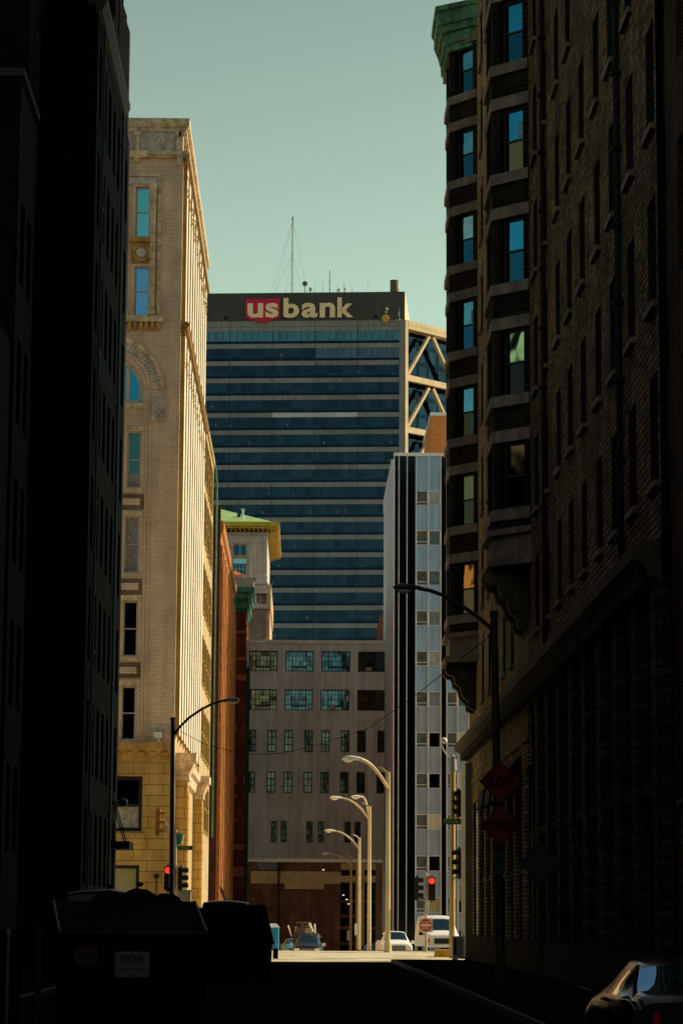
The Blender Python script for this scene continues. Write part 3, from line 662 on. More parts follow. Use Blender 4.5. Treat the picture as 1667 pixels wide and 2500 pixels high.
# ================================================================== terracotta building
M_orange = brick('orange_terracotta', (.42, .12, .03), (.34, .09, .025), (.2, .055, .02), .5, .2, .02, var=.3, streak=.3)
M_orange2 = mat('burnt_orange_terracotta', (.50, .19, .045), .85, var=.35, nscale=1.5, streak=.3)
ob = thing('office_block', 'narrow burnt orange terracotta block catching the sun past the cream tower', 'building', (-8, 225, -2))
of = Frame((-7.0, 0), (0, 1))
p = MB(of); p.wall(207.6, 249, -3, 33.4, 0, .35, []); p.build('street_wall', M_orange, ob, fix=False)
p = MB(); p.box(-20, -7.06, 207.6, 249, -3, 33.4); p.build('rear_wall', brick('dark_red_brown_brick', (.10, .035, .018), (.07, .025, .013), (.03, .015, .01), .3, .1, .02), ob)
d = 208.0
while d < 248:
    p = MB(of); p.box(d, d+1.4, -.02, .42, -2.5, 31.6); p.box(d+.1, d+1.3, .42, .5, -2.5, 30.0); p.build('pier', M_orange2, ob)
    for z in (1, 5, 9, 13, 17, 21, 25):
        q = MB(of); q.box(d+2.1, d+3.9, -.02, .02, z, z+2.9); q.build('window', G_dark, ob)
        if z in (5, 13, 21): q = MB(of); q.box(d+1.6, d+4.4, -.02, .12, z-.8, z-.2); q.build('spandrel', M_orange2, ob)
    d += 4.4
p = MB(of); p.extr([(0, 31.6), (.25, 31.8), (.3, 32.4), (.5, 32.6), (.5, 33.5), (0, 33.6)], 207.5, 249); p.build('cornice', M_orange2, ob)
p = MB(); p.box(-8.4, -6.75, 207.0, 207.55, -2, 34.6); p.build('corner_pier', mat('deep_red_brown', (.07, .022, .012), .9, var=.3), ob)  # end pier darker than the orange street piers
mb = MB(of); mb.box(208.5, 214, .05, 1.1, 2.2, 2.6); mb.build('canopy', mat('dark_iron_canopy', (.04, .03, .025), .6), ob)
for d in (208.7, 211.2, 213.8):
    mb = MB(of); mb.cyl((d, 0.05, 5.4), (d, 1.1, 2.6), .05, n=6); mb.build('canopy_rod', M_black, ob)
# ================================================================== dark red building
M_red = brick('deep_red_brick', (.22, .048, .022), (.16, .034, .017), (.09, .022, .013), .3, .1, .015, var=.35, streak=.35)
M_redst = mat('red_sandstone', (.34, .10, .045), .85, var=.3, nscale=1.2, streak=.3)
rd = thing('corner_building', 'deep red brick building with green copper cornice left of the grey bridge', 'building', (-7, 253, -2.7))
df = Frame((0, 252), (1, 0))
p = MB(df); p.box(-16, -5.62, -9.5, 0, -3, 31.5); p.build('wall', M_red, rd)
for z, h in ((24.6, .6), (19.8, .5), (14.6, .8), (13.2, .5), (10.9, .4), (8.3, .5), (5.7, .9), (29.2, .3), (26.6, .3)):
    p = MB(df); p.box(-16, -5.55, -9.55, .12, z, z+h); p.build('stone_band', M_redst, rd)
p = MB(df)
for k in range(12): p.ball((-7.4+k*.16, .05, 30.3+.3*math.sin(k)), .14, .1, .2, 6, 4)
p.box(-7.2, -5.7, 0, .1, 26.9, 29.1); p.build('terracotta_panel', M_red, rd)
p = MB(df); p.box(-6.3, -5.66, 0, .18, 8.9, 24.5); p.build('pilaster', M_red, rd)
p = MB(df)
for z0, z1, o in ((31.3, 31.7, .15), (31.7, 32.3, .35), (32.3, 32.6, .28), (32.6, 33.2, .55), (33.2, 33.7, .8)): p.box(-16, -5.62+o, -9.5, o, z0, z1)
p.build('copper_cornice', mat('dark_green_copper', (.03, .16, .085), .6, var=.5, nscale=2.5, streak=.4), rd)
p = MB(df); p.box(-16, -5.62+.7, -9.5, .7, 33.7, 34.4); p.build('roof_edge', mat('grey_roof_edge', (.34, .30, .24), .8), rd)
p = MB(df); p.box(-5.62, -5.2, -1.4, -.6, -3, 26.0); p.build('flue', mat('dark_green_paint', (.008, .028, .028), .7), rd)
# ================================================================== grey bridge building
M_grey = mat('grey_render', (.62, .60, .59), .9, var=.14, nscale=.35, streak=.22, fine=.18)
gb = thing('bridge_building', 'plain grey rendered building bridging the street below the dark glass tower', 'building', (1.3, 258, 7))
gf = Frame((0, 256), (1, 0)); GL, GR = -5.62, 8.25
big = []; hl = []
gx = lambda px, py: at(px, py, 256).x
gzz = lambda py: at(770, py, 256).z
rows = []
for (t, b_, tiltx) in ((1590, 1640, 0), (1684, 1735, -2)):
    for x0, x1 in ((608, 678), (697, 766), (785, 855), (874, 944)): big.append((gx(x0+tiltx, t), gx(x1+tiltx, t), gzz(b_), gzz(t)))
mid = []
for (t, b_, dx) in ((1783, 1837, 0), (1885, 1937, -2)):
    for x0 in (604, 653, 694, 743, 784, 832, 872, 921): mid.append((gx(x0+dx, t), gx(x0+21+dx, t), gzz(b_), gzz(t)))
for x0 in (661, 685, 748, 776, 841, 865): mid.append((gx(x0, 2006), gx(x0+15, 2006), gzz(2058), gzz(2006)))
big = [(max(a, GL+.25), min(b, GR-.15), c, d) for a, b, c, d in big]
mb = MB(gf); mb.wall(GL, GR, 7.55, 28.7, 0, .3, big+mid); mb.build('front_wall', M_grey, gb, fix=False)
mb = MB(gf); mb.box(GL, GR, -16, -.4, 7.55, 28.7); mb.quad((GL, 0, 7.55), (GR, 0, 7.55), (GR, -.4, 7.55), (GL, -.4, 7.55))
for x in (GL, GR): mb.quad((x, 0, 7.55), (x, -.4, 7.55), (x, -.4, 28.7), (x, 0, 28.7))
mb.build('rear_wall', M_grey, gb, fix=False)
mb = MB(gf); mb.box(GL-.05, GR, -16, .1, 28.7, 29.05); mb.build('coping', mat('pale_grey_coping', (.56, .53, .50), .9), gb)
G_loft = [glass('loft_glass', (.075, .125, .155), .05, .03, (.42, 5, .5), .45), glass('loft_glass_warm', (.10, .085, .06), .05, .03, (.42, 5, .5), .75), glass('loft_glass_blue', (.05, .105, .155), .05, .03, (.42, 5, .5), .35)]
order = [1, 0, 2, 0, 1, 0, 0, 1]
for i, h in enumerate(big):
    w = window(gb, gf, *h, -.24, M_wblack, G_loft[order[i]], .10, rails=(.03, .28, .52, .76), bars=(.125, .25, .375, .5, .625, .75, .875), bw=.045)
    m2 = MB(gf); a0, a1 = h[0], h[1]; W = a1-a0
    for q in (.245, .745): m2.box(a0+W*q-.05, a0+W*q+.05, -.20, -.12, h[2]+.1, h[3]-.1)
    m2.box(a0+W*.245, a0+W*.745, -.19, -.11, h[2]+.36, h[2]+.50); m2.build('hopper', M_wblack, w)
    if i in (3, 6): m2 = MB(gf); m2.box(a0+W*.3, a0+W*.5, -.2, .12, h[2]+.1, h[2]+.45); m2.build('air_conditioner', mat('ac_grey', (.3, .28, .26)), w)
G_small = [glass('small_pane_dark', (.04, .045, .045), .06, .03, (.4, 5, .55), .7), glass('small_pane_pale', (.10, .105, .10), .06, .03, (.4, 5, .55), .5)]
for i, h in enumerate(mid):
    pale = i in (1, 2, 4, 5, 9, 10, 11) and i != 3
    window(gb, gf, *h, -.24, M_wblack, G_small[1 if pale else 0], .10, rails=(.34, .67), bars=(.5,), bw=.09)
    m2 = MB(gf); m2.box(h[0]-.08, h[1]+.08, -.02, .05, h[2]-.14, h[2]-.01); m2.build('sill', M_grey, gb)
mb = MB(gf)
for h in big[:4]: mb.box(GL, GR, 0, .03, h[2]-.30, h[2]-.2); break
mb.box(GL, GR, 0, .03, big[4][2]-.3, big[4][2]-.2); mb.box(GL, GR, 0, .03, mid[8][2]-.42, mid[8][2]-.3); mb.box(GL, GR, 0, .05, 7.55, 7.8)
mb.build('string_course', M_grey, gb)
mb = MB(gf)     # shallow raised strips under the roof line
for x in (GL+.15, -2.55, -1.9, 1.0, 1.65, 4.5, 5.15, GR-.35):
    for z0, z1 in ((big[0][3]+.1, 28.4), (big[4][3]+.1, big[0][2]-.4)): mb.box(x, x+.06, 0, .03, z0, z1)
for x in (-1.0, 0.1, 2.6, 3.5):
    mb.box(x, x+.05, 0, .025, big[4][3]+.1, big[0][2]-.4)
mb.build('raised_strip', M_grey, gb)
# parking garage beyond, seen below the bridge
pg = thing('parking_garage', 'dark red brick garage with tan bands seen under the grey bridge', 'building', (1, 300, -3))
pf = Frame((0, 300), (1, 0))
M_gbrick = brick('shaded_red_brick', (.15, .058, .028), (.11, .042, .022), (.055, .028, .018), .4, .14, .02); M_tan = mat('tan_concrete_band', (.33, .20, .085), .9, var=.2, fine=.2)
p = MB(pf); p.box(-12, 4.5, -20, 0, -3.2, 22); p.build('wall', M_gbrick, pg)
p = MB(pf); p.box(4.5, 16, -20, -1.0, -3.2, 22); p.build('deck_core', M_black, pg)
for a0, a1, z0, z1 in ((-5.8, 4.5, 5.7, 7.1), (-1.9, 2.6, 5.1, 5.7), (-.6, 1.2, 1.2, 1.4)): p = MB(pf); p.box(a0, a1, -.02, .1, z0, z1); p.build('tan_band', M_tan, pg)
for z in (7.3, 5.9, 3.6, 1.9, .6, -1.2):
    p = MB(pf); p.box(4.5, 16, -1.0, .06, z, z+(.75 if z > 5 else .3)); p.build('deck_edge', M_tan if z > 5 else M_gbrick, pg)
p = MB(pf); p.box(6.2, 7.2, -.8, .1, -3, 9); p.build('pier', M_tan, pg)
p = MB(pf); p.box(-2.72, -2.5, 0, .35, -3, 9); p.build('corner_joint', M_black, pg)
p = MB(pf); p.box(-5.0, -2.8, -.02, .06, 7.3, 9); p.build('louvre', mat('slate_louvre', (.09, .085, .085)), pg)
rng = random.Random(9)
M_lit = emis('lit_ceiling_lamp', (1, .85, .5), 1.2)
for (x, z) in ((4.7, 4.4), (5.1, 3.9), (5.3, 3.4), (2.4, 7.25)):
    p = MB(pf); p.box(x, x+.22, .02, .07, z, z+.09); p.build('ceiling_lamp', M_lit, pg)
# ================================================================== blue panel building
M_panel = mat('blue_panel', (.27, .42, .60), .6, var=.10, nscale=.6, streak=.22, fine=.06)
M_panel2 = mat('shade_greyed_panel', (.27, .33, .41), .6, var=.10, nscale=.6, streak=.2, fine=.06)  # lower panels greyer: canyon shade put into the colour
M_side = brick('white_painted_brick', (.62, .62, .64), (.56, .57, .60), (.44, .45, .48), .8, .3, .015, var=.08, streak=.2, bumpy=.2)
M_blackp = glass('black_spandrel_glass', (.02, .024, .028), .12, .0); M_alu = mat('white_aluminium_mullion', (.68, .66, .66), .45, var=.15)
bb = thing('slab_block', 'white sided slab block with sky blue panels and black glass stripes', 'building', (14, 240, -2.4))
bf = Frame((0, 230), (1, 0)); BT = 43.0
p = MB(); p.box(8.05, 21.5, 230.3, 260, -3, BT-.3); p.box(8.05, 8.5, 238, 262, BT-.3, BT+1.1); p.build('side_wall', M_side, bb)
segs = [(8.05, 8.47, 0), (8.47, 9.2, 0), (9.2, 10.0, 0), (10.0, 11.12, 1), (11.12, 12.24, 1), (12.24, 12.75, 0), (12.75, 13.72, 1), (13.72, 14.7, 1), (14.7, 15.2, 0), (15.2, 16.3, 1), (16.3, 17.4, 1), (17.4, 21.5, 0)]
M_greyblind = mat('grey_blind', (.17, .20, .22), .5, var=.25, nscale=1.5); M_greyblind2 = mat('pale_grey_blind', (.28, .32, .32), .5, var=.25, nscale=1.5); M_tealblind = mat('dim_teal_pane', (.07, .13, .15), .4, var=.3, nscale=1.5); M_darkblind = mat('dark_grey_pane', (.075, .085, .085), .4, var=.45, nscale=2.2)
wz = [39.87-3.62*k for k in range(11)]
rng = random.Random(12)
for i, (x0, x1, kind) in enumerate(segs):
    if kind == 0:
        p = MB(bf); p.box(x0+.03, x1-.03, -.25, 0, -1.2, BT); p.build('black_glass_strip', M_blackp, bb); continue
    zt = BT
    for k, z in enumerate(wz):
        q = MB(bf); q.box(x0+.04, x1-.04, -.25, .0, z, zt-.0); q.build('blue_panel', M_panel if k < 6 else M_panel2, bb); zt = z-1.35
        if i > 7: continue
        left = i in (3, 6)
        gm = rng.choice([M_greyblind, M_greyblind, M_tealblind, M_greyblind2]) if not left else M_darkblind
        if k >= 6 and not left: gm = rng.choice([M_blind2, M_blind, M_greyblind, G_black])
        w = window(bb, bf, x0+.05, x1-.05, z-1.35, z-.01, -.14, M_alu, gm, .05, rails=(.24,) if left else (), th=.10, bw=.05)
    q = MB(bf); q.box(x0+.04, x1-.04, -.25, 0, -2.5, zt); q.build('blue_panel', M_panel2, bb)
for i, (x0, x1, k) in enumerate(segs):
    q = MB(bf); q.box(x0-.035, x0+.035, -.25, .12, -1.2 if x0 < 12 else 0, BT-.02); q.build('mullion', M_alu, bb)
q = MB(bf); q.box(8.0, 21.5, -.3, .14, BT, BT+.3); q.build('roof_edge', M_alu, bb)
M_pent = brick('orange_penthouse_brick', (.80, .29, .065), (.68, .23, .05), (.50, .22, .09), .5, .2, .03, var=.15, streak=.1)
p = MB(); p.box(11.75, 17, 238, 252, BT-.3, 48.3); ph = p.build('penthouse', M_pent, bb)
p = MB(); p.box(11.68, 17, 237.9, 252.1, 48.3, 48.6); p.build('penthouse_coping', M_alu, ph)
p = MB(); p.box(-.0, .01, 0, .01, 0, .01)
# small brown block peeping between grey bridge and slab block
bk = MB(); bk.box(8.2, 20, 276, 290, -3, 34); tag(bk.build('brick_building', brick('warm_brown_brick', (.22, .10, .055), (.17, .075, .04), (.08, .04, .03), .4, .14, .02), base=(12, 280, -3)), 'sliver of brown brick building behind the white slab side', 'building')
# ================================================================== ornate building
M_lime = brick('pinkish_limestone', (.58, .46, .38), (.52, .41, .34), (.34, .27, .22), 1.2, .5, .02, var=.12, streak=.15, bumpy=.3)
M_lime2 = mat('smooth_limestone', (.60, .48, .40), .85, var=.15, nscale=1, streak=.2)
M_ybr = mat('yellow_painted_cornice', (.55, .36, .035), .7, var=.25, nscale=1.5, streak=.25)
M_obrick = brick('speckled_brown_brick', (.30, .18, .13), (.20, .12, .09), (.30, .23, .18), .5, .2, .03, var=.2)
M_groof = mat('green_tin_roof', (.26, .42, .13), .7, var=.12, nscale=.8, streak=.15)
on = thing('hotel_tower', 'pale stone tower with pale green roof and yellow bracketed eaves', 'building', (-12, 345, -3))
nf = Frame((0, 330), (1, 0)); nr = Frame((-4.75, 0), (0, 1))
wins_ = [(-9.15, -7.35, 45.3, 49.3), (-11.9, -10.2, 45.3, 49.3)]
p = MB(nf); p.wall(-24, -4.75, 44.31, 50.8, 0, .4, wins_); p.build('upper_wall', M_lime, on, fix=False)
p = MB(nr); p.wall(330, 356, 44.3, 50.8, 0, .3, []); p.build('side_wall', M_lime2, on, fix=False)
p = MB(); p.box(-24, -5.16, 330.42, 356, 44.3, 50.8); p.build('rear_wall', M_lime2, on)
for h in wins_:
    window(on, nf, h[0], h[1], 47.7, 49.3, -.3, mat('mustard_frame', (.5, .33, .10)), G_shade, .14, rails=(), bars=(.5,), bw=.14)
    window(on, nf, h[0], h[1], 45.3, 47.5, -.3, M_lime2, G_teal, .12, rails=(.35, .68), bars=(.25, .5, .75), bw=.07, low=(.7, G_shade))
for x in (-9.72, -12.5):
    p = MB(nf); p.cyl((x, .1, 44.8), (x, .1, 49.0), .36, .31, n=14); p.box(x-.5, x+.5, -.1, .5, 49.2, 49.4)
    for s in (-.42, .42): p.cyl((x+s, -.1, 49.1), (x+s, .48, 49.1), .24, n=12)
    p.build('ionic_column', M_lime2, on)
p = MB(nf); p.box(-24, -4.7, 0, .12, 49.5, 49.62); p.box(-24, -4.6, 0, .16, 50.45, 50.8); p.box(-7.0, -6.1, 0, .1, 45, 49.5)
x = -13
while x < -4.9: p.box(x, x+.12, .16, .3, 50.5, 50.75); x += .26
p.build('entablature', M_lime2, on)
p = MB(); p.box(-24, -3.2, 328.6, 358, 51.45, 52.0); p.box(-24, -3.35, 328.8, 357.8, 51.2, 51.45)
x = -13
while x < -3.6: p.hexa([(x, 330, 50.8), (x+.26, 330, 50.8), (x+.26, 329.6, 50.9), (x, 329.6, 50.9)], [(x, 330, 51.2), (x+.26, 330, 51.2), (x+.26, 328.95, 51.2), (x, 328.95, 51.2)]); x += .58
y = 330.5
while y < 357: p.hexa([(-4.75, y, 50.7), (-4.75, y+.5, 50.7), (-4.3, y+.5, 50.85), (-4.3, y, 50.85)], [(-4.75, y, 51.2), (-4.75, y+.5, 51.2), (-3.5, y+.5, 51.2), (-3.5, y, 51.2)]); y += 1.0
p.build('bracketed_eaves', M_ybr, on)
rx_ = at(541, 1245, 343); p = MB(); p.hexa([(-24, 329, 52.0), (-3.8, 329, 52.0), (-3.8, 357, 52.0), (-24, 357, 52.0)], [(-24, 342.5, rx_.z), (rx_.x, 342.5, rx_.z), (rx_.x, 344, rx_.z), (-24, 344, rx_.z)]); rf_ = p.build('roof', M_groof, on)
p = MB(); p.cyl((-8.0, 331.5, 52.2), (-7.95, 331.5, 54.0), .13, n=8); p.box(-8.2, -7.75, 331.3, 331.7, 53.95, 54.1); p.build('vent_pipe', M_alu, rf_)
p = MB(); p.box(-8.75, -8.3, 334, 334.8, 52.9, 53.9); p.build('roof_hatch', mat('dark_green_hatch', (.02, .07, .03)), rf_)
p = MB(nf); p.box(-24, -4.6, -.3, .45, 44.1, 44.3); p.box(-24, -4.68, .1, .3, 44.9, 45.08); p.box(-6.2, -4.72, .05, .35, 44.3, 44.9)
p.box(-7.6, -7.35, .12, .28, 44.3, 44.9); p.build('balcony', M_lime2, on)
p = MB(nf); x = -11
while x < -5.9: p.cyl((x, .2, 44.3), (x, .2, 44.9), .07, .05, n=6); x += .22
p.build('baluster', M_lime2, on)
p = MB(); p.box(-24, -4.75, 330.3, 357, -3, 44.1); p.build('lower_wall', M_obrick, on)
p = MB(nf); p.box(-24, -4.5, -.32, .3, 42.9, 43.2); p.box(-24, -4.62, -.32, .15, 43.2, 44.1); x = -12
while x < -5: p.box(x, x+.55, .15, .24, 43.35, 43.9); x += 1.05
p.box(-24, -4.68, -.32, .15, 40.95, 41.5); x = -12
while x < -5: p.box(x, x+.14, .15, .26, 41.0, 41.25); x += .3
p.build('stone_string_course', M_lime2, on)
p = MB(nf)
for (a0, a1, z0, z1) in ((-7.05, -5.45, 42.5, 42.58), (-7.05, -5.45, 41.62, 41.7), (-7.05, -6.97, 41.62, 42.58), (-5.53, -5.45, 41.62, 42.58)): p.box(a0, a1, -.32, -.24, z0, z1)
p.build('panel_border', M_lime2, on)
p = MB(); p.box(-4.76, -4.2, 330.0, 357, 41.0, 44.1); p.box(-4.76, -4.35, 331, 357, -3, 41.0); p.build('side_pilaster', mat('sunlit_buff_stone', (.55, .36, .20), .85, var=.2, streak=.2), on)
# ================================================================== dark glass bank tower
tt = .0785
tf = Frame((22.1, 571.2), (math.cos(tt), -math.sin(tt)))
cfm = Frame((22.1+.45, 571.2), (math.cos(R(45)), math.sin(R(45))))
us = thing('bank_tower', 'dark blue glass bank tower with grey spandrel bands and braced corner', 'building', (0, 590, -3))
M_span = mat('grey_concrete_spandrel', (.27, .26, .24), .85, var=.12, nscale=.12, streak=.22, fine=.12)
M_spanw = mat('weathered_spandrel', (.25, .23, .20), .85, var=.15, nscale=.1, streak=.3, fine=.12)
M_spanl = mat('bright_spandrel', (.55, .53, .46), .85, var=.1, nscale=.2, streak=.15)
M_fascia = mat('charcoal_ribbed_fascia', (.085, .075, .068), .8, var=.1, nscale=.15, streak=.15)
M_beam = mat('sunlit_beige_panel', (.74, .54, .28), .8, var=.12, nscale=.3, streak=.15)
G_us = glass('navy_tower_glass', (.014, .030, .050), .06, .0, (1.62, 60, 3.98), .25)
G_us_low = glass('black_navy_sill_glass', (.005, .014, .030), .08, .0, (1.62, 60, 3.98), .2)
G_us_top = glass('slate_tower_glass', (.055, .115, .155), .06, .0, (1.62, 60, 3.98), .12)
G_us_pale = glass('grey_blue_tower_glass', (.058, .080, .120), .06, .0, (1.62, 60, 3.98), .12)
M_mull = mat('thin_dark_mullion', (.012, .018, .022), .6, var=0)
AL = -52.0
Zt, Zf, pitch = 142.0, 135.55, 3.975
JO = [-.0]; JO = [-9.65*k-.75 for k in range(0, 6)]          # panel joints, from the right column leftwards
body = MB(tf); body.box(AL, .3, -40, -.32, -3, Zf); b_ = body.build('core_wall', M_mull, us)
m_ = MB(tf); m_.box(AL, .15, -34, .25, Zf, Zt); m_.build('fascia', M_fascia, us)
m_ = MB(tf)
for a in (-40.8, -27.6, -6.9): m_.box(a, a+.95, .25, .3, Zf+.25, Zf+1.1)
m_.build('fascia_vent', M_black, us)
m_ = MB(tf); x = AL
while x < 0: m_.box(x, x+.12, .25, .32, Zf+.05, Zt-.1); x += .62
m_.build('fascia_rib', M_fascia, us)
rng = random.Random(5)
bays_ = [(JO[k+1], JO[k]) for k in range(5)]
for (x0, x1) in bays_:
    for z0, z1 in ((Zf-1.35, Zf-.03), (Zf-2.45, Zf-1.42)):
        m_ = MB(tf); m_.box(x0+.04, x1-.04, -.3, .12, z0, z1); m_.build('spandrel', M_span, us)
zt = 133.1
k = 0
while zt > 56:
    zg = zt-2.3; zl = zg-.58
    w = MB(tf); w.quad((AL, 0, zg), (JO[0], 0, zg), (JO[0], 0, zt), (AL, 0, zt))
    mats_ = [G_us_top if k == 0 else G_us, M_mull, G_us_low, G_us_pale]
    if k == 1:
        w = MB(tf); xm = JO[2]; w.quad((AL, 0, zg), (xm, 0, zg), (xm, 0, zt), (AL, 0, zt)); w.cur = 3; w.quad((xm, 0, zg), (JO[0], 0, zg), (JO[0], 0, zt), (xm, 0, zt))
    w.cur = 2; w.quad((AL, 0, zl), (JO[0], 0, zl), (JO[0], 0, zg), (AL, 0, zg))
    w.cur = 1
    x = JO[0]; i = 0
    while x > AL:
        t_ = .10 if i % 6 == 0 else (.055 if k < 2 else .03)
        w.box(x-t_, x+t_, -.02, .05, zl, zt); x -= 9.65/6; i += 1
    w.box(AL, JO[0], -.02, .04, zg-.03, zg+.03)
    w.build('window_band', mats_, us, fix=False)
    # a few pale blinds and desk lamps seen behind the glass
    for j, (x0, x1) in enumerate(bays_):
        s = MB(tf); s.box(x0+.04, x1-.04, -.3, .12, zl-1.06, zl-.02)
        q = rng.random(); sp_ = M_spanl if (k == 4 and j in (1, 2)) else (M_spanw if q < .22 else M_span)
        if k < 9: s.build('spandrel', sp_, us)
        else:
            if j == 0: acc = MB(tf)
            acc.box(x0+.04, x1-.04, -.3, .12, zl-1.06, zl-.02)
            if j == 4: acc.build('spandrel', M_span, us)
    zt -= pitch; k += 1
# lit ceiling lamps and white blinds in the offices
dm = MB(tf)
for i in range(46):
    kk = rng.randrange(1, 18); a = rng.uniform(-44, -2); z0 = 133.1-pitch*kk
    if rng.random() < .45: dm.box(a, a+rng.uniform(.2, .5), .005, .012, z0-1.2-rng.random(), z0-1.12)
    else: dm.box(a, a+.35, .004, .010, z0-2.2, z0-2.2+rng.uniform(.3, 1.2))
dm.build('office_blind', mat('dim_pale_blind', (.10, .13, .15), .7, var=.4, nscale=.6), us)
c_ = MB(tf); c_.box(-1.05, .02, -.32, .30, 50, Zf-.02); 
c_.build('corner_column', M_span, us)
for z in range(60, 134, 4):
    pass
CHL = 20.0
c_ = MB(cfm); c_.box(-.28, .62, -.6, .12, 50, Zf-.02); c_.build('lit_corner_column', M_beam, us)
c_ = MB(cfm); c_.box(CHL-.6, CHL+.4, -.6, .12, 50, Zf-.04); c_.build('lit_corner_column', M_beam, us)
gm = MB(cfm); gm.quad((0, -2.4, 50), (CHL, -2.4, 50), (CHL, -2.4, Zf-.3), (0, -2.4, Zf-.3))
gm.cur = 1; z = Zf-4.3
while z > 50: gm.box(0, CHL, -2.5, -2.3, z-.9, z); z -= pitch
for a in (3.3, 6.6, 9.9, 13.2, 16.5): gm.box(a-.2, a+.2, -2.45, -2.28, 50, Zf)
gm.build('recessed_glazing', [G_us, G_us_low], us, fix=False)
gm = MB(cfm); gm.box(.6, CHL, -3.2, -2.6, 50, Zf-.2); gm.build('recess_core', M_mull, us)
tb = MB(cfm); tb.box(.64, CHL-.62, -2.2, .16, Zf-2.0, Zf); tb.box(.64, CHL-.62, .16, .2, Zf-.98, Zf-.9); tb.build('top_beam', M_beam, us)
def brace(a0, z0, a1, z1, w=.62):
    dx, dz = a1-a0, z1-z0; l = math.hypot(dx, dz); nx, nz = -dz/l*w/2, dx/l*w/2
    q = MB(cfm); q.plate([(a0+nx, z0+nz), (a1+nx, z1+nz), (a1-nx, z1-nz), (a0-nx, z0-nz)], -.75, .06); q.build('brace', M_beam, us)
zz = Zf-2.05
for tier in range(5):
    lo = zz-10.5
    brace(.9, lo+.15, 7.9, zz-.55); brace(9.3, zz-.55, 16.3, lo+.15)
    q = MB(cfm); q.box(.64, CHL-.62, -.9, .1, lo-1.35, lo-.02); q.build('tier_beam', M_beam, us)
    zz = lo-1.4
m_ = MB(tf); m_.box(.02, .2, -34, .22, Zf+.02, Zt+.02); m_.build('fascia_edge', M_beam, us)
# ------------------------------------------------------------------ sign on the fascia
sg = thing('bank_sign', 'us bank lettering with crimson shield on the charcoal fascia of the tower', 'sign', tuple(tf(-22, .35, 138)))
ta = lambda x: (x-22.1)/math.cos(tt)
M_letter = mat('cream_letter_face', (.95, .70, .40), .6, var=.06, nscale=.3, streak=.08); M_shield = mat('crimson_shield', (.62, .008, .055), .5, var=.12, nscale=.4)
x0, x1 = ta(-13.65), ta(-5.92); xm = (x0+x1)/2
pts = [(x0, 136.6), (x0, 140.55), (x1, 140.62), (x1, 136.65), (x1, 136.2), (x1-1.2, 135.75), (xm, 135.05), (x0+1.2, 135.68), (x0, 136.1)]
q = MB(tf); q.plate(pts, .33, .62); q.build('shield', M_shield, sg)
textmesh('lettering', 'us', M_letter, sg, tf, ta(-13.2), ta(-6.2), 136.1, 139.5, .63, .3, off=.03, spacing=1.03)
for ch, xa, xb, zt_ in (('b', 338, 453, 140.65), ('a', 473, 589, 139.5), ('n', 606, 719, 139.5), ('k', 736, 853, 140.7)):
    pa = at(580+xa/3.0154, 770, 571).x; pb = at(580+xb/3.0154, 770, 571).x
    textmesh('letter', ch, M_letter, sg, tf, ta(pa), ta(pb), 136.1, zt_, .33, .4, off=.03)
# ------------------------------------------------------------------ things on the tower roof
M_mast = mat('weathered_white_steel', (.62, .58, .48), .6, var=.15); M_dishm = mat('cream_dish', (.72, .62, .42), .5, var=.1); M_dkst = mat('dark_steel', (.035, .03, .026), .6, var=.2)
ZR = 142.0
def roofpt(px, d=585): return at(px, 715, d).x
mx_ = roofpt(713); mast = thing('radio_mast', 'tall slender guyed lattice mast on the tower roof', 'mast', (mx_, 585, ZR))
zt = at(713, 533, 585).z
q = MB()
for dx, dy in ((-.22, -.15), (.22, -.15), (0, .25)): q.cyl((mx_+dx, 585+dy, ZR), (mx_+dx*.6, 585+dy*.6, zt), .07, n=6)
z = ZR
while z < zt-.6: q.cyl((mx_-.2, 584.86, z), (mx_+.2, 584.86, z+.55), .03, n=5); z += .55
q.build('lattice', M_mast, mast)
q = MB(); q.cyl((mx_, 585, zt-.3), (mx_, 585, zt+.5), .14, n=8); q.build('beacon', M_dkst, mast)
for (px, f) in ((650, .98), (656, .62), (662, .98), (672, .3), (690, .62), (759, .97), (746, .6), (738, .27)):
    q = MB(); q.cyl((mx_, 585, ZR+(zt-ZR)*f), (roofpt(px), 588, ZR), .018, n=5); q.build('guy_wire', M_dkst, mast)
def dish(px, py, r, post, label, facing=(0, -1), m=M_dishm, d=580):
    c = at(px, py, d); t = thing('satellite_dish', label, 'dish', (c.x, d, ZR))
    q = MB(); q.cyl((c.x, d, ZR), (c.x, d, c.z), .09, n=8); q.build('post', M_dkst, t)
    n = Vector((facing[0], facing[1], .1)).normalized(); u = n.orthogonal().normalized(); v = n.cross(u)
    vs = [c-n*.25*r]; fs = []
    for j, (rr, o) in enumerate(((.5, -.16), (1, .1))):
        vs += [c+(u*math.cos(i*math.pi/8)+v*math.sin(i*math.pi/8))*r*rr+n*o*r for i in range(16)]
    fs = [[0, 1+i, 1+(i+1) % 16] for i in range(16)]+[[1+i, 17+i, 17+(i+1) % 16, 1+(i+1) % 16] for i in range(16)]
    q = MB(); q.add(vs, fs); q.cyl(tuple(c), tuple(c-n*.5*r), .12, n=8); q.build('reflector', m, t, fix=False)
dish(744, 692, .62, 1, 'grey round dish on a dark post beside the guyed mast', m=mat('grey_mesh_dish', (.22, .22, .2)))
dish(757, 706, .48, 1, 'cream drum dish beside the grey round dish', (.4, -1))
dish(827, 707, .36, 1, 'small cream dish leaning right of the tallest whip antenna', (-.7, -1))
dish(841, 706, .42, 1, 'cream dish crossed with whip antenna, right of the small one', (.7, -.8))
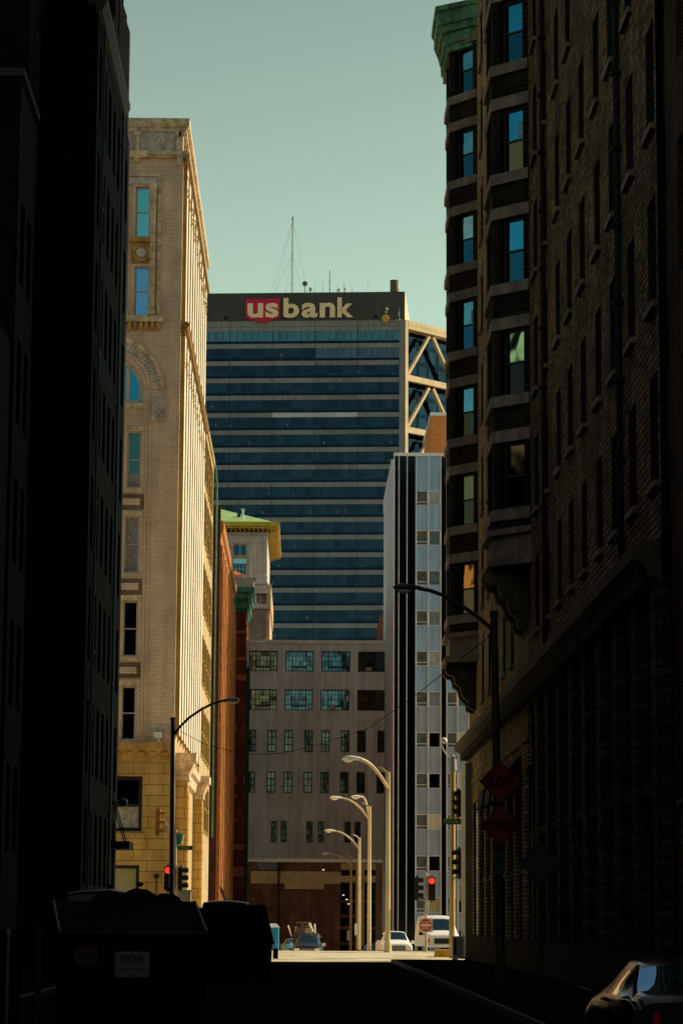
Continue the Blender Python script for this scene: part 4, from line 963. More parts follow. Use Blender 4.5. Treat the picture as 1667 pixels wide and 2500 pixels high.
def whip(px, py, r, label, panel=False, d=578):
    t = at(px, py, d); o = thing('antenna', label, 'antenna', (t.x, d, ZR))
    q = MB(); q.cyl((t.x, d, ZR), (t.x, d, t.z), r, r*.7, n=6)
    for s in (.3, .6): q.box(t.x-r*1.6, t.x+r*1.6, d-.1, d+.1, ZR+(t.z-ZR)*s, ZR+(t.z-ZR)*s+.12)
    q.build('rod', M_dkst if not panel else M_mast, o)
    if panel: q = MB(); q.box(t.x-.24, t.x+.02, d-.25, d-.09, ZR+.4, ZR+1.5); q.build('panel', M_dishm, o)
    return o
whip(769, 692, .06, 'panel antenna nearest the cream drum dish', True); whip(788, 690, .06, 'panel antenna just left of the tallest whip antenna', True)
whip(805, 658, .10, 'tallest banded whip antenna on the roof'); whip(822, 699, .06, 'short dark rod behind the small cream dish')
whip(840, 691, .07, 'dark rod standing through the crossed dish pair'); whip(859, 698, .05, 'short thin rod right of the crossed dish'); whip(876, 712, .06, 'stub rod at the roof edge left of the pale whip')
whip(898, 677, .05, 'pale thin whip antenna left of the water tank', True)
tx = roofpt(962, 580); zb_ = at(962, 712, 580).z; zt = at(962, 685, 580).z
tk = thing('water_tank', 'dark cylindrical tank on legs at the roof corner', 'tank', (tx, 580, ZR))
q = MB(); q.cyl((tx, 580, zb_), (tx, 580, zt), .95, n=20); q.cyl((tx, 580, zt-.12), (tx, 580, zt+.05), 1.0, n=20); q.build('drum', mat('bronze_tank', (.12, .075, .02), .4, var=.3, streak=.4), tk)
for dx, dy in ((-.75, -.5), (.75, -.5), (-.75, .5), (.75, .5)): q = MB(); q.cyl((tx+dx, 580+dy, ZR), (tx+dx, 580+dy, zb_), .09, n=6); q.build('leg', M_dkst, tk)
c = at(972, 707, 580.5); q = MB(); q.ball(tuple(c), .35, .3, .85); q.cyl((c.x, 580.5, ZR), (c.x, 580.5, c.z), .12, n=8)
tag(q.build('antenna_dome', mat('white_dome', (.8, .78, .7), .5), base=(c.x, 580.5, ZR)), 'white rounded antenna cover tucked behind the tank', 'antenna')
# fittings fixed to the fascia
def fasc(px, py, r, label, name, cat, m=M_dishm, depth=.5):
    a = ta(at(px, py, 571).x); z = at(px, py, 571).z; q = MB(tf); q.ball((a, .35+depth*.3, z), r, depth*.6, r)
    q.box(a-.08, a+.08, .25, .4, z-.1, z+.1); tag(q.build(name, m, base=tuple(tf(a, .3, z))), label, cat)
fasc(942, 777, .98, 'big golden drum dish low on the fascia', 'satellite_dish', 'dish', mat('golden_dish', (.55, .34, .05), .5), .7)
fasc(945, 754, .40, 'round cream lamp dish highest on the fascia above the golden drum', 'satellite_dish', 'dish')
fasc(943, 762, .27, 'little cream dish between the round dish and the golden drum', 'satellite_dish', 'dish')
fasc(976, 781, .22, 'tiny white knob at the fascia foot near the corner', 'fascia_fitting', 'fitting', M_alu); fasc(968, 782, .2, 'tiny cream knob beside the white knob at the fascia foot', 'fascia_fitting', 'fitting')
for (px, y0, y1, lb_) in ((975, 752, 780, 'slim panel antenna fixed on the fascia near its corner'),):
    a = ta(at(px, y0, 571).x); z0 = at(px, y1, 571).z; z1 = at(px, y0, 571).z
    q = MB(tf); q.cyl((a, .5, z0), (a, .5, z1), .05, n=6); q.box(a-.2, a+.08, .35, .6, z0+.9, z0+1.8); tag(q.build('antenna', M_mast, base=tuple(tf(a, .4, z0))), lb_, 'antenna')
# ================================================================== roof parasol on the red building
c = at(573, 1400, 254); pr = thing('parasol', 'orange square parasol on the roof above the green cornice', 'parasol', (c.x, 254, 34.4))
zt = at(573, 1394, 254).z; ze = at(573, 1406, 254).z
q = MB(); q.hexa([(c.x-.85, 253.2, ze), (c.x+.85, 253.2, ze), (c.x+.85, 254.8, ze), (c.x-.85, 254.8, ze)], [(c.x-.06, 253.95, zt), (c.x+.06, 253.95, zt), (c.x+.06, 254.05, zt), (c.x-.06, 254.05, zt)]); q.cyl((c.x, 254, zt-.02), (c.x, 254, zt+.12), .03, .01, n=6)
q.build('canopy', mat('orange_canvas', (.55, .15, .03), .8), pr)
q = MB(); q.cyl((c.x, 254, 34.4), (c.x, 254, zt), .04, n=6); q.build('pole', M_black, pr)
# ================================================================== street lamps
M_lpole = mat('cream_lamp_pole', (.66, .52, .28), .55, var=.12, nscale=.8, streak=.15); M_lhead = mat('aluminium_lamp_head', (.72, .68, .60), .4, var=.08); M_ldark = mat('dark_bronze_pole', (.030, .020, .012), .55, var=.25)
M_lens = mat('milky_lens', (.75, .72, .62), .3, var=.05)
def cobra_head(root, end, dirx, L=.85, m=M_lhead, r=.17):
    x, y, z = end; s = dirx
    q = MB(); n = 12; rings = []
    for t, w, h in ((0, .05, .05), (.12, .075, .07), (.3, .13, .10), (.55, 1, .13), (.8, .95, .12), (.95, .6, .08), (1.0, .15, .03)):
        w = w*r if w >= .15 and t >= .5 else w
        rings.append([(x+s*L*t, y+max(w, .04)*math.cos(2*math.pi*i/n), z+.02+h*math.sin(2*math.pi*i/n)*(1 if math.sin(2*math.pi*i/n) > 0 else .55)) for i in range(n)])
    k = [p for rg in rings for p in rg]; q.smooth = True
    q.add([Vector(p) for p in k], [[i*n+j, i*n+(j+1) % n, (i+1)*n+(j+1) % n, (i+1)*n+j] for i in range(len(rings)-1) for j in range(n)]+[list(range(n)), [(len(rings)-1)*n+j for j in range(n)]])
    h = q.build('lamp_head', m, root)
    l = MB(); l.ball((x+s*L*.62, y, z-.05), .22, .12, .09); l.build('lens', M_lens, h); return h
def arm_pts(x0, z0, x1, z1, y0, y1=None, n=12, pw=1.9):
    y1 = y0 if y1 is None else y1
    return [(x0+(x1-x0)*t, y0+(y1-y0)*t, z0+(z1-z0)*(1-(1-t)**pw)) for t in [i/n for i in range(n+1)]]
def lamp(d, ztop, tips, label, x=4.52, m=M_lpole, rp=.145):
    zb = gz(d); t = thing('street_lamp', label, 'street lamp', (x, d, zb), 'pale street lamps along the far road')
    q = MB(); q.cyl((x, d, zb), (x, d, ztop), rp, rp*.72, n=12); q.cyl((x, d, zb), (x, d, zb+.5), rp*1.5, rp*1.35, n=12); q.build('pole', m, t)
    for k, (xt, zt, dy) in enumerate(tips):
        q = MB(); s = -1 if xt < x else 1
        q.tube(arm_pts(x, ztop-.9, xt+.75, zt, d, d+dy), .085, 8, .05); q.tube(arm_pts(x-.02, ztop-.1, x-.55, ztop+.22, d), .06, 6, .045); q.build('arm', m, t)
        cobra_head(t, (xt+.8, d+dy, zt), -1)
    q = MB(); q.box(x-.34, x-.12, d-.1, d-.06, zb+2.2, zb+3.1); 
    if d > 200: q.build('sign_plate', M_lhead, t)
    return t
lamp(137, 9.40, [(2.12, 10.02, 0), (2.2, 9.9, -3.0)], 'pale lamp post nearest the crossing with two long arms')
lamp(174.5, 9.2, [(1.9, 9.72, 0), (3.35, 9.86, 1.6)], 'second pale lamp post, one long arm and one short')
l3_ = lamp(205, 8.05, [(1.82, 8.55, 0)], 'third pale lamp post with a single rounded arm')
l4_ = lamp(239, 7.38, [(1.88, 7.6, 0)], 'farthest and smallest pale lamp post down the road')
# dark lamp on the right pavement, carrying the work signs
sl_ = thing('street_lamp', 'dark silhouetted lamp post by the dark brown wall carrying the work signs', 'street lamp', (5.47, 72, -.06))
q = MB(); q.cyl((5.47, 72, -.06), (5.31, 72, 10.2), .125, .10, n=14); q.cyl((5.31, 72, 10.15), (5.31, 72, 10.25), .115, n=14); q.cyl((5.47, 72, -.06), (5.47, 72, .5), .2, .18, n=14); q.build('pole', M_ldark, sl_)
q = MB(); q.tube([(5.3, 72, 9.7), (4.9, 72, 10.05), (4.4, 72, 10.4), (3.9, 72, 10.68), (3.5, 72, 10.82), (3.2, 72, 10.87)], .055, 8); q.build('arm', M_ldark, sl_)
cobra_head(sl_, (3.28, 72, 10.86), -1, .78, M_ldark, .19)
# dark lamp on the left at the crossing
ll = thing('street_lamp', 'dark curved arm lamp post in front of the cream tower corner', 'street lamp', (-5.86, 119, -.1))
q = MB(); q.cyl((-5.86, 119, -.1), (-5.95, 119, 10.75), .125, .10, n=14); q.cyl((-5.95, 119, 10.7), (-5.95, 119, 10.8), .13, n=14); q.build('pole', M_ldark, ll)
q = MB(); q.tube([(-5.93, 119, 9.95), (-5.6, 119, 10.4), (-5.2, 119, 10.8), (-4.7, 119, 11.15), (-4.2, 119, 11.42), (-3.7, 119, 11.58), (-3.4, 119, 11.6)], .06, 8); q.build('arm', M_ldark, ll)
cobra_head(ll, (-3.62, 119, 11.6), 1, .72, mat('grey_lamp_head', (.2, .17, .16), .4))
# globe lamp and signal pole at the right corner
zb = gz(128)
gp = thing('street_lamp', 'golden pole with curved arm and round white globe at the right corner', 'street lamp', (7.35, 128, zb))
q = MB(); q.cyl((7.35, 128, zb), (7.40, 128, 9.1), .15, .12, n=14); q.build('pole', mat('golden_ochre_pole', (.58, .38, .12), .6, var=.2, streak=.25), gp)
q = MB(); q.cyl((7.4, 128, 9.0), (7.4, 128, 9.66), .19, .15, n=14); q.cyl((7.4, 128, 9.66), (7.4, 128, 9.78), .12, .02, n=10); q.build('collar', mat('grey_collar', (.42, .38, .33), .5), gp)
for s in (-1, 1):
    q = MB(); q.tube([(7.4+.1*s, 128, 9.4), (7.4+.32*s, 128, 9.75), (7.4+.5*s, 128, 10.05), (7.4+.56*s, 128, 10.3), (7.4+.44*s, 128, 10.42)], .035, 7); q.build('arm', M_lpole, gp)
    if s < 0: q = MB(); q.ball((6.96, 128, 10.44), .17, .17, .16); q.build('globe', M_lhead, gp)
q = MB(); q.box(7.5, 7.54, 127.6, 127.75, 4.9, 6.3); q.build('banner', mat('faded_banner', (.30, .16, .13), .8, var=.6, nscale=4), gp)
def signal(root, x, y, z, ang, lit=None, h=1.15, w=.36, m=None, name='signal_head'):
    """three lens head centred at x, y, z; ang 0 faces the camera"""
    R_ = Matrix.Rotation(ang, 3, 'Z')
    frx = lambda a, b, c: Vector((x, y, z))+R_ @ Vector((a, b, c))
    q = MB(frx); q.box(-w/2, w/2, -.02, .2, -h/2, h/2); q.box(-.04, .04, .02, .1, h/2, h/2+.1); q.box(-.04, .04, .02, .1, -h/2-.1, -h/2)
    o = q.build(name, m or M_wblack, root)
    for k in range(3):
        cz = h/2-(k+.5)*h/3; r = w*.42
        l = MB(frx); n = 16; l.add([frx(0, -.035, cz)]+[frx(r*math.cos(2*math.pi*i/n), -.03, cz+r*math.sin(2*math.pi*i/n)) for i in range(n)], [[0, 1+i, 1+(i+1) % n] for i in range(n)])
        l.build('lens', (M_redlit if k == lit else (M_lensr, M_lensa, M_lensg)[k]), o)
        v = MB(frx); r2 = r*1.12; N = 12; pts = [(r2*math.cos(math.pi*(-.15+1.3*i/N)), cz+r2*math.sin(math.pi*(-.15+1.3*i/N))) for i in range(N+1)]
        for (a0, c0), (a1, c1) in zip(pts, pts[1:]): v.quad((a0, -.02, c0), (a1, -.02, c1), (a1, -.26, c1), (a0, -.26, c0))
        v.build('visor', m or M_wblack, o, fix=False)
    return o
M_redlit = emis('lit_red_lens', (1, .035, .015), 1.6); M_lensr = mat('dark_red_lens', (.06, .008, .005), .3, var=0); M_lensa = mat('dark_amber_lens', (.05, .015, .005), .3, var=0); M_lensg = mat('dark_green_lens', (.015, .02, .012), .3, var=0)
M_sigpole = mat('pale_signal_pole', (.50, .42, .30), .55, var=.15)
# signal heads hung on the golden pole (things of their own)
def hung(label, x, y, z, ang, lit=None, h=1.15, w=.36, m=None):
    t = thing('traffic_light', label, 'traffic light', (x, y, z)); signal(t, x, y, z, ang, lit, h, w, m); return t
t = hung('black traffic light above the street sign on the golden pole, seen side on', 7.60, 127.8, 7.35, R(-78), h=1.3); q = MB(); q.cyl((7.4, 128, 7.9), (7.6, 127.9, 7.9), .03, n=6); q.cyl((7.6, 127.9, 7.95), (8.0, 127.9, 8.0), .02, n=6); q.build('bracket', M_sigpole, t)
t = hung('black traffic light lower on the golden pole, bracketed to the dark wall side', 7.62, 127.6, 4.45, R(-78), h=1.4); q = MB(); q.cyl((7.45, 128, 4.9), (7.9, 127.6, 5.1), .035, n=6); q.cyl((7.45, 128, 3.75), (7.9, 127.6, 3.75), .035, n=6); q.build('bracket', M_black, t)
t = thing('street_sign', 'green TUCKER street sign on the golden pole at the right corner', 'sign', (7.25, 127.75, 6.4))
sf_ = Frame((0, 127.75), (1, 0)); M_sgreen = mat('dark_green_sign', (.005, .085, .03), .5, var=.1); M_stext = mat('pale_green_lettering', (.35, .55, .22), .6, var=0)
q = MB(sf_); q.box(6.88, 7.86, 0, .02, 6.33, 6.60); q.build('panel', M_sgreen, t)
textmesh('lettering', 'TUCKER', M_stext, t, sf_, 6.93, 7.64, 6.38, 6.56, .022, .006, off=.008); textmesh('lettering', 'BL', M_stext, t, sf_, 7.68, 7.80, 6.42, 6.50, .022, .006)
q = MB(sf_); q.box(7.7, 7.98, -.02, .02, 2.62, 3.42); tag(q.build('blank_sign', mat('cream_sign_back', (.62, .48, .28), .6), base=(7.84, 127.75, 2.6)), 'cream sign back low beside the golden pole', 'sign')
q = MB(); q.hexa([(7.85, 127.9, 6.9), (8.0, 127.9, 6.9), (8.0, 128.1, 6.9), (7.85, 128.1, 6.9)], [(7.86, 127.95, 7.5), (7.9, 127.95, 7.5), (7.9, 128.05, 7.5), (7.86, 128.05, 7.5)]); q.cyl((7.88, 128, 7.4), (7.88, 128, 8.05), .025, n=6); q.ball((7.92, 128, 6.8), .13, .13, .14)
tag(q.build('camera_housing', M_sigpole, base=(7.9, 128, 6.8)), 'white pointed camera housing hung beside the upper traffic light', 'camera')
q = MB(); q.hexa([(6.62, 129.6, zb), (7.95, 129.6, zb), (7.95, 131, zb), (6.62, 131, zb)], [(6.66, 129.65, .24), (7.95, 129.65, .24), (7.95, 131, .24), (6.66, 131, .24)]); tag(q.build('yellow_kerb_block', mat('yellow_painted_concrete', (.60, .33, .04), .85, var=.35, nscale=3, fine=.3), base=(7.2, 130, zb)), 'chipped yellow painted concrete base under the golden pole', 'kerb block')
# signal pole with do not enter sign
zb2 = gz(138)
tp = thing('signal_pole', 'pale thin signal pole behind the do not enter sign', 'signal pole', (6.56, 138, zb2))
q = MB(); q.cyl((6.56, 138, zb2), (6.56, 138, 4.15), .075, .065, n=12); q.build('pole', M_sigpole, tp)
q = MB(); q.tube([(6.56, 138, 4.02), (6.8, 138, 4.02), (6.86, 138, 3.96), (6.86, 137.95, 3.85)], .035, 6); q.tube([(6.56, 138, 3.9), (6.2, 138, 4.0)], .03, 6); q.tube([(6.56, 138, 2.72), (6.86, 137.95, 2.74)], .03, 6); q.tube([(6.56, 138, 2.72), (6.2, 137.95, 2.74)], .03, 6); q.box(6.48, 6.64, 137.9, 138.1, 2.0, 2.4); q.build('bracket', M_sigpole, tp)
hung('traffic light with lit red lens above the white van', 6.86, 137.9, 3.32, R(0), 0, 1.22, .38)
hung('black traffic light seen from the side, left of the lit one above the van', 6.16, 138, 3.32, R(82), None, 1.2, .36)
ds = thing('road_sign', 'red and white round do not enter sign in front of the white van', 'sign', (6.54, 137.8, 1.4))
d_f = Frame((0, 137.85), (1, 0)); cx_, cz_ = 6.545, 1.42
q = MB(d_f); q.plate([(cx_-.36, cz_-.36), (cx_+.36, cz_-.36), (cx_+.36, cz_+.36), (cx_-.36, cz_+.36)], 0, .015); q.build('panel', mat('white_sign_face', (.62, .52, .42), .6, var=.08), ds)
q = MB(d_f); q.plate([(cx_+.33*math.cos(i*math.pi/16), cz_+.33*math.sin(i*math.pi/16)) for i in range(32)], .016, .024); q.build('red_disc', mat('sign_red', (.45, .012, .015), .5, var=.1), ds)
M_wh = mat('sign_white', (.78, .62, .52), .6, var=0)
q = MB(d_f); q.box(cx_-.28, cx_+.28, .025, .03, cz_-.06, cz_+.06); q.build('bar', M_wh, ds)
textmesh('lettering', 'DO NOT', M_wh, ds, d_f, cx_-.23, cx_+.23, cz_+.10, cz_+.21, .025, .006, off=.012); textmesh('lettering', 'ENTER', M_wh, ds, d_f, cx_-.19, cx_+.19, cz_-.22, cz_-.11, .025, .006, off=.012)
# left corner signals
zb3 = gz(128)
lp = thing('signal_pole', 'pale signal pole half hidden by the dark lamp post', 'signal pole', (-6.17, 128, zb3))
q = MB(); q.cyl((-6.17, 128, zb3), (-6.17, 128, 6.0), .09, .075, n=12); q.build('pole', M_sigpole, lp)
q = MB()
for (a, b_) in (((-6.2, 128, 5.1), (-6.85, 127.9, 6.35)), ((-6.2, 128, 5.75), (-6.82, 127.9, 6.5))): q.cyl(a, b_, .022, n=6)
for t_ in (.15, .35, .55, .75):
    a = Vector((-6.2, 128, 5.1)).lerp(Vector((-6.85, 127.9, 6.35)), t_); b_ = Vector((-6.2, 128, 5.75)).lerp(Vector((-6.82, 127.9, 6.5)), t_+.08); q.cyl(tuple(a), tuple(b_), .015, n=5)
q.build('truss_arm', M_sigpole, lp)
q = MB(); q.tube([(-6.17, 128, 4.2), (-5.9, 128, 4.24), (-5.83, 128, 4.2), (-5.83, 128, 4.1)], .025, 6); q.tube([(-6.17, 128, 4.15), (-6.5, 127.9, 4.3)], .025, 6); q.build('bracket', M_sigpole, lp)
hung('traffic light with glowing red lens left of the dark lamp post', -6.50, 127.6, 3.62, 0, 0, 1.15, .36)
hung('black traffic light seen from the side right of the dark lamp post', -5.80, 127.9, 3.62, R(80), None, 1.1, .36)
hung('edge on orange traffic light at the end of the truss arm', -6.95, 127.9, 6.35, R(90), None, 1.3, .24, mat('sunlit_orange_housing', (.50, .17, .03), .6, var=.2))
q = MB(); q.hexa([(-6.1, 127.8, 5.5), (-5.85, 127.8, 5.3), (-5.85, 128.2, 5.3), (-6.1, 128.2, 5.5)], [(-6.05, 127.8, 5.9), (-5.75, 127.8, 5.75), (-5.75, 128.2, 5.75), (-6.05, 128.2, 5.9)]); q.cur = 1; q.box(-6.1, -5.9, 127.7, 127.79, 5.25, 5.75)
tag(q.build('sign_box', [mat('cream_sign_box', (.6, .5, .3)), mat('teal_sign_face', (.02, .30, .22))], base=(-6, 128, 5.3)), 'cream box sign with teal face above the left street sign', 'sign')
t = thing('street_sign', 'green TUCKER street sign beside the dark lamp post on the left', 'sign', (-5.7, 127.85, 5.1)); s2 = Frame((0, 127.85), (1, 0))
q = MB(s2); q.box(-6.08, -5.33, 0, .02, 5.0, 5.21); q.build('panel', M_sgreen, t); textmesh('lettering', 'TUCKER', M_stext, t, s2, -6.02, -5.48, 5.03, 5.18, .022, .006, off=.008)
q = MB(); q.box(-6.1, -5.42, 128.6, 129.3, zb3, 3.0); q.box(-6.16, -5.36, 128.55, 129.35, 3.0, 3.08); tag(q.build('control_cabinet', mat('grey_cabinet', (.24, .20, .15), .7, var=.15), base=(-5.8, 129, zb3)), 'grey control cabinet behind the left signal pole', 'cabinet')
q = MB(); q.box(-8.55, -8.12, 149.6, 149.85, 11.95, 12.3); q.cyl((-8.3, 149.75, 11.7), (-8.3, 149.75, 12.0), .05, n=8); q.box(-8.45, -8.15, 149.65, 149.9, 11.7, 11.76)
tag(q.build('floodlight', mat('white_floodlight', (.62, .58, .5), .5), base=(-8.3, 149.75, 11.7)), 'small white floodlight on the golden ledge of the cream tower', 'floodlight')
q = MB(); q.box(-8.42, -8.14, 149.7, 149.93, 3.95, 4.2); q.cyl((-8.28, 149.9, .5), (-8.28, 149.9, 3.95), .03, n=6); tag(q.build('wall_fitting', M_wblack, base=(-8.28, 149.9, .5)), 'little black wall fitting with conduit on the buff stone base', 'fitting')
# work signs on the dark lamp post
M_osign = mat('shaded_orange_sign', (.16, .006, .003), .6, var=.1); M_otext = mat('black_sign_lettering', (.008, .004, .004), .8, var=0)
wf_ = Frame((0, 71.8), (1, 0))
for wtxt, (cx2, cz2), hw in (('SLOW', (5.46, 5.48), .40), ('WORKERS', (5.47, 4.28), .46)):
    t = thing('work_sign', f'red orange diamond sign reading {wtxt} on the dark lamp post', 'sign', (cx2, 71.8, cz2-.58))
    q = MB(wf_); q.plate([(cx2-.585, cz2), (cx2, cz2-.585), (cx2+.585, cz2), (cx2, cz2+.585)], .04, .055); q.build('panel', M_osign, t)
    q = MB(wf_)
    for i in range(4):
        a0 = [(-.56, 0), (0, -.56), (.56, 0), (0, .56)][i]; a1 = [(-.56, 0), (0, -.56), (.56, 0), (0, .56)][(i+1) % 4]; k = .96
        q.plate([(cx2+a0[0], cz2+a0[1]), (cx2+a1[0], cz2+a1[1]), (cx2+a1[0]*k, cz2+a1[1]*k), (cx2+a0[0]*k, cz2+a0[1]*k)], .055, .060)
    q.build('border', M_otext, t)
    h_ = .145 if wtxt == 'SLOW' else .12
    textmesh('lettering', wtxt, M_otext, t, wf_, cx2-hw, cx2+hw, cz2-h_, cz2+h_, .056, .006, off=.03)
t = thing('no_parking_sign', 'small pale no parking sign with crossed P and arrow below the work signs', 'sign', (5.41, 71.8, 2.95))
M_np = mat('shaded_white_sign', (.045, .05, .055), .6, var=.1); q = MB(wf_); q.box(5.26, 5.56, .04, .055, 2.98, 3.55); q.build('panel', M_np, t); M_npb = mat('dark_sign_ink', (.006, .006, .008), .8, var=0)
q = MB(wf_)
for i in range(20):
    t0 = 2*math.pi*i/20; t1 = 2*math.pi*(i+1)/20; q.plate([(5.41+r*math.cos(tq), 3.38+r*math.sin(tq)) for r, tq in ((.115, t0), (.14, t0), (.14, t1), (.115, t1))], .055, .060)
q.plate([(5.31, 3.46), (5.33, 3.48), (5.51, 3.30), (5.49, 3.28)], .0605, .064); q.plate([(5.30, 3.08), (5.38, 3.15), (5.38, 3.1), (5.52, 3.1), (5.52, 3.06), (5.38, 3.06), (5.38, 3.02)], .055, .06); q.build('ring_and_arrow', M_npb, t)
textmesh('lettering', 'P', M_npb, t, wf_, 5.36, 5.46, 3.30, 3.46, .055, .005, off=.01)
q = MB(Frame((0, 60), (1, 0))); q.plate([(5.47-.5, 3.0), (5.47, 2.5), (5.97, 3.0), (5.47, 3.5)], 0, .02); q.cyl((5.47, -.03, -.06), (5.47, -.03, 3.3), .03, n=8)
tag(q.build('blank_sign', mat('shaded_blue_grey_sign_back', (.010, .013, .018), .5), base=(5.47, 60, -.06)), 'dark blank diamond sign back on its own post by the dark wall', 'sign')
# overhead cable
q = MB(); q.tube([(5.31, 72, 9.64), (3.9, 86, 9.20), (2.54, 100, 8.98), (.8, 105.5, 8.75), (-.84, 110, 8.62), (-2.51, 113, 8.75), (-4.39, 117, 9.45), (-5.93, 119, 10.35)], .013, 5)
tag(q.build('overhead_cable', M_black, base=(5.31, 72, 9.64)), 'thin black cable sagging across the street between the dark lamp posts', 'cable')
# ================================================================== bins and dumpsters
M_dump = mat('black_green_steel', (.003, .0034, .003), .9, spec=.04, var=.3, nscale=2); M_lid = mat('black_plastic_lid', (.003, .003, .0034), .9, spec=.03, var=.2); M_edge = mat('blue_glint_edge', (.012, .04, .055), .6, var=.3)
def dumpster(x0, x1, d, zf, zk, dep, label, rib=False, tp=0):
    zb = gz(d); t = thing('dumpster', label, 'dumpster', ((x0+x1)/2, d, zb))
    q = MB(); q.hexa([(x0+.06, d, zb+.08), (x1-.06, d, zb+.08), (x1-.06, d+dep, zb+.08), (x0+.06, d+dep, zb+.08)], [(x0, d, zf), (x1, d, zf), (x1-tp, d+dep, zk), (x0+tp, d+dep, zk)])
    q.box(x0-.05, x1+.05, d-.05, d-.002, zf-.12, zf); q.box(x0-.02, x1+.02, d-.04, d-.002, zf-.75, zf-.65)
    for xx in (x0+.2, x1-.3): q.box(xx, xx+.1, d-.05, d-.002, zb+.1, zf-.12)
    q.build('body', M_dump, t, bevel=.1 if rib else 0)
    q = MB(); sl = (zk-zf)/dep
    q.hexa([(x0-.04, d-.05, zf+.012), (x1+.04, d-.05, zf+.012), (x1+.04-tp, d+dep, zk+.012), (x0-.04+tp, d+dep, zk+.012)], [(x0-.04+tp*.1, d-.05, zf+.05), (x1+.04-tp*.1, d-.05, zf+.05), (x1+.04-tp, d+dep, zk+.05), (x0-.04+tp, d+dep, zk+.05)])
    if rib:
        k = 0; xx = x0+.1
        while xx < x1-.1: sh = tp*(1-2*(xx-x0)/(x1-x0)); q.hexa([(xx, d, zf+.05), (xx+.07, d, zf+.05), (xx+.07+sh, d+dep, zk+.05), (xx+sh, d+dep, zk+.05)], [(xx, d, zf+.09), (xx+.07, d, zf+.09), (xx+.07+sh, d+dep, zk+.09), (xx+sh, d+dep, zk+.09)]); xx += .18
    q.build('lid', M_lid, t, bevel=.12 if rib else 0)
    q = MB()
    for xx in (() if rib else (x0-.04, x1+.015)): q.hexa([(xx, d-.05, zf+.052), (xx+.025, d-.05, zf+.052), (xx+.025, d+dep*.9, zk+.035), (xx, d+dep*.9, zk+.035)], [(xx, d-.05, zf+.075), (xx+.025, d-.05, zf+.075), (xx+.025, d+dep*.9, zk+.06), (xx, d+dep*.9, zk+.06)])
    q.box(x0-.04, x1+.04, d-.06, d-.04, zf+.03, zf+.055); q.build('lid_edge_glint', M_edge, t)  # blue strips paint a sky glint along the lid edge
    for xx in (x0-.16, x1+.01): q = MB(); q.box(xx, xx+.15, d+.3, d+dep-.3, zf-.55, zf-.25); q.build('fork_sleeve', M_dump, t)
    return t
YW = R(9); d1 = dumpster(-3.0, -1.21, 33, 1.48, 1.87, 1.4, 'black dumpster with white service sticker and blue glint painted on its lid edge'); d1.rotation_euler.z = YW
dumpster(-3.25, -.86, 80, 1.05, 2.07, 1.5, 'black ribbed lid dumpster further up the street in front of the blue roofed van', True, .28)
PX_ = -2.105; xf = Frame((PX_-math.cos(YW)*PX_+math.sin(YW)*.06, 33-math.sin(YW)*PX_-math.cos(YW)*.06), (math.cos(YW), math.sin(YW)))
st = thing('sticker', 'white waste service sticker with letters on the dumpster front', 'sticker', (-2.1, 32.93, 1.0))
q = MB(xf); q.box(-2.33, -1.90, 0, .006, .97, 1.285); q.build('panel', mat('greyed_white_sticker', (.15, .15, .14), .6, var=.15), st)  # white sticker drawn in a dull grey
M_ink = mat('sticker_black', (.01, .01, .01), .6, var=0); M_inko = mat('sticker_orange', (.10, .03, .006), .6, var=0)
textmesh('lettering', 'W', M_ink, st, xf, -2.27, -2.125, 1.155, 1.25, .007, .002, off=.05); textmesh('lettering', 'M', M_inko, st, xf, -2.12, -1.98, 1.155, 1.25, .007, .002, off=.05)
textmesh('lettering', 'WASTE MANAGEMENT', M_ink, st, xf, -2.25, -1.98, 1.125, 1.145, .007, .002); textmesh('lettering', '800 98 WASTE', M_ink, st, xf, -2.27, -1.96, 1.045, 1.085, .007, .002, off=.01); textmesh('lettering', 'wm.com', M_ink, st, xf, -2.19, -2.03, .995, 1.015, .007, .002)
q = MB(xf); q.box(-2.84, -2.55, 0, .006, 1.12, 1.33); q.cur = 1; q.box(-2.82, -2.57, .006, .008, 1.20, 1.25); tag(q.build('sticker', [mat('faded_orange_sticker', (.07, .02, .005), .6, var=.5, nscale=9), M_ink], base=(-2.7, 32.93, 1.12)), 'faded orange warning sticker left of the white one', 'sticker')
rng = random.Random(21)
for k, (x, y, z, r) in enumerate(((-2.55, 34.75, 1.98, .22), (-2.15, 34.8, 1.99, .25), (-1.78, 34.75, 1.96, .2))):
    q = MB(); q.ball((x, y, z-.1), r*1.2, r, r*.75, 12, 8); q.v = [(a+rng.uniform(-.03, .03), b+rng.uniform(-.03, .03), c+rng.uniform(-.03, .03)) for a, b, c in q.v]; q.cyl((x, y, z+r*.5), (x+.02, y, z+r*.72), .03, .05, n=7)
    tag(q.build('rubbish_bag', M_lid, base=(x, y, z-.2)), ('black rubbish bag leftmost on the back of the dumpster', 'biggest black rubbish bag in the middle of the dumpster back', 'small black rubbish bag at the right end of the dumpster back')[k], 'rubbish bag')
bx = thing('storage_box', 'black storage frame behind the stickered dumpster holding the rubbish bags', 'storage box', (-2.2, 35.2, -.2))
q = MB(); q.box(-3.0, -1.3, 34.5, 35.6, -.2, 1.80); q.build('body', M_dump, bx); q = MB(); q.box(-3.05, -1.25, 34.45, 35.65, 1.80, 1.84); q.build('lid', M_lid, bx)
def bin_(x, d, r, h, label, m, name='litter_bin'):
    zb = gz(d)+.14; t = thing(name, label, 'litter bin' if name == 'litter_bin' else 'bollard', (x, d, zb)); q = MB(); q.cyl((x, d, zb), (x, d, zb+h), r, n=24); q.build('body', m, t); q = MB(); q.cyl((x, d, zb+h), (x, d, zb+h+.06), r*1.06, r*.9, n=24); q.build('rim', m, t)
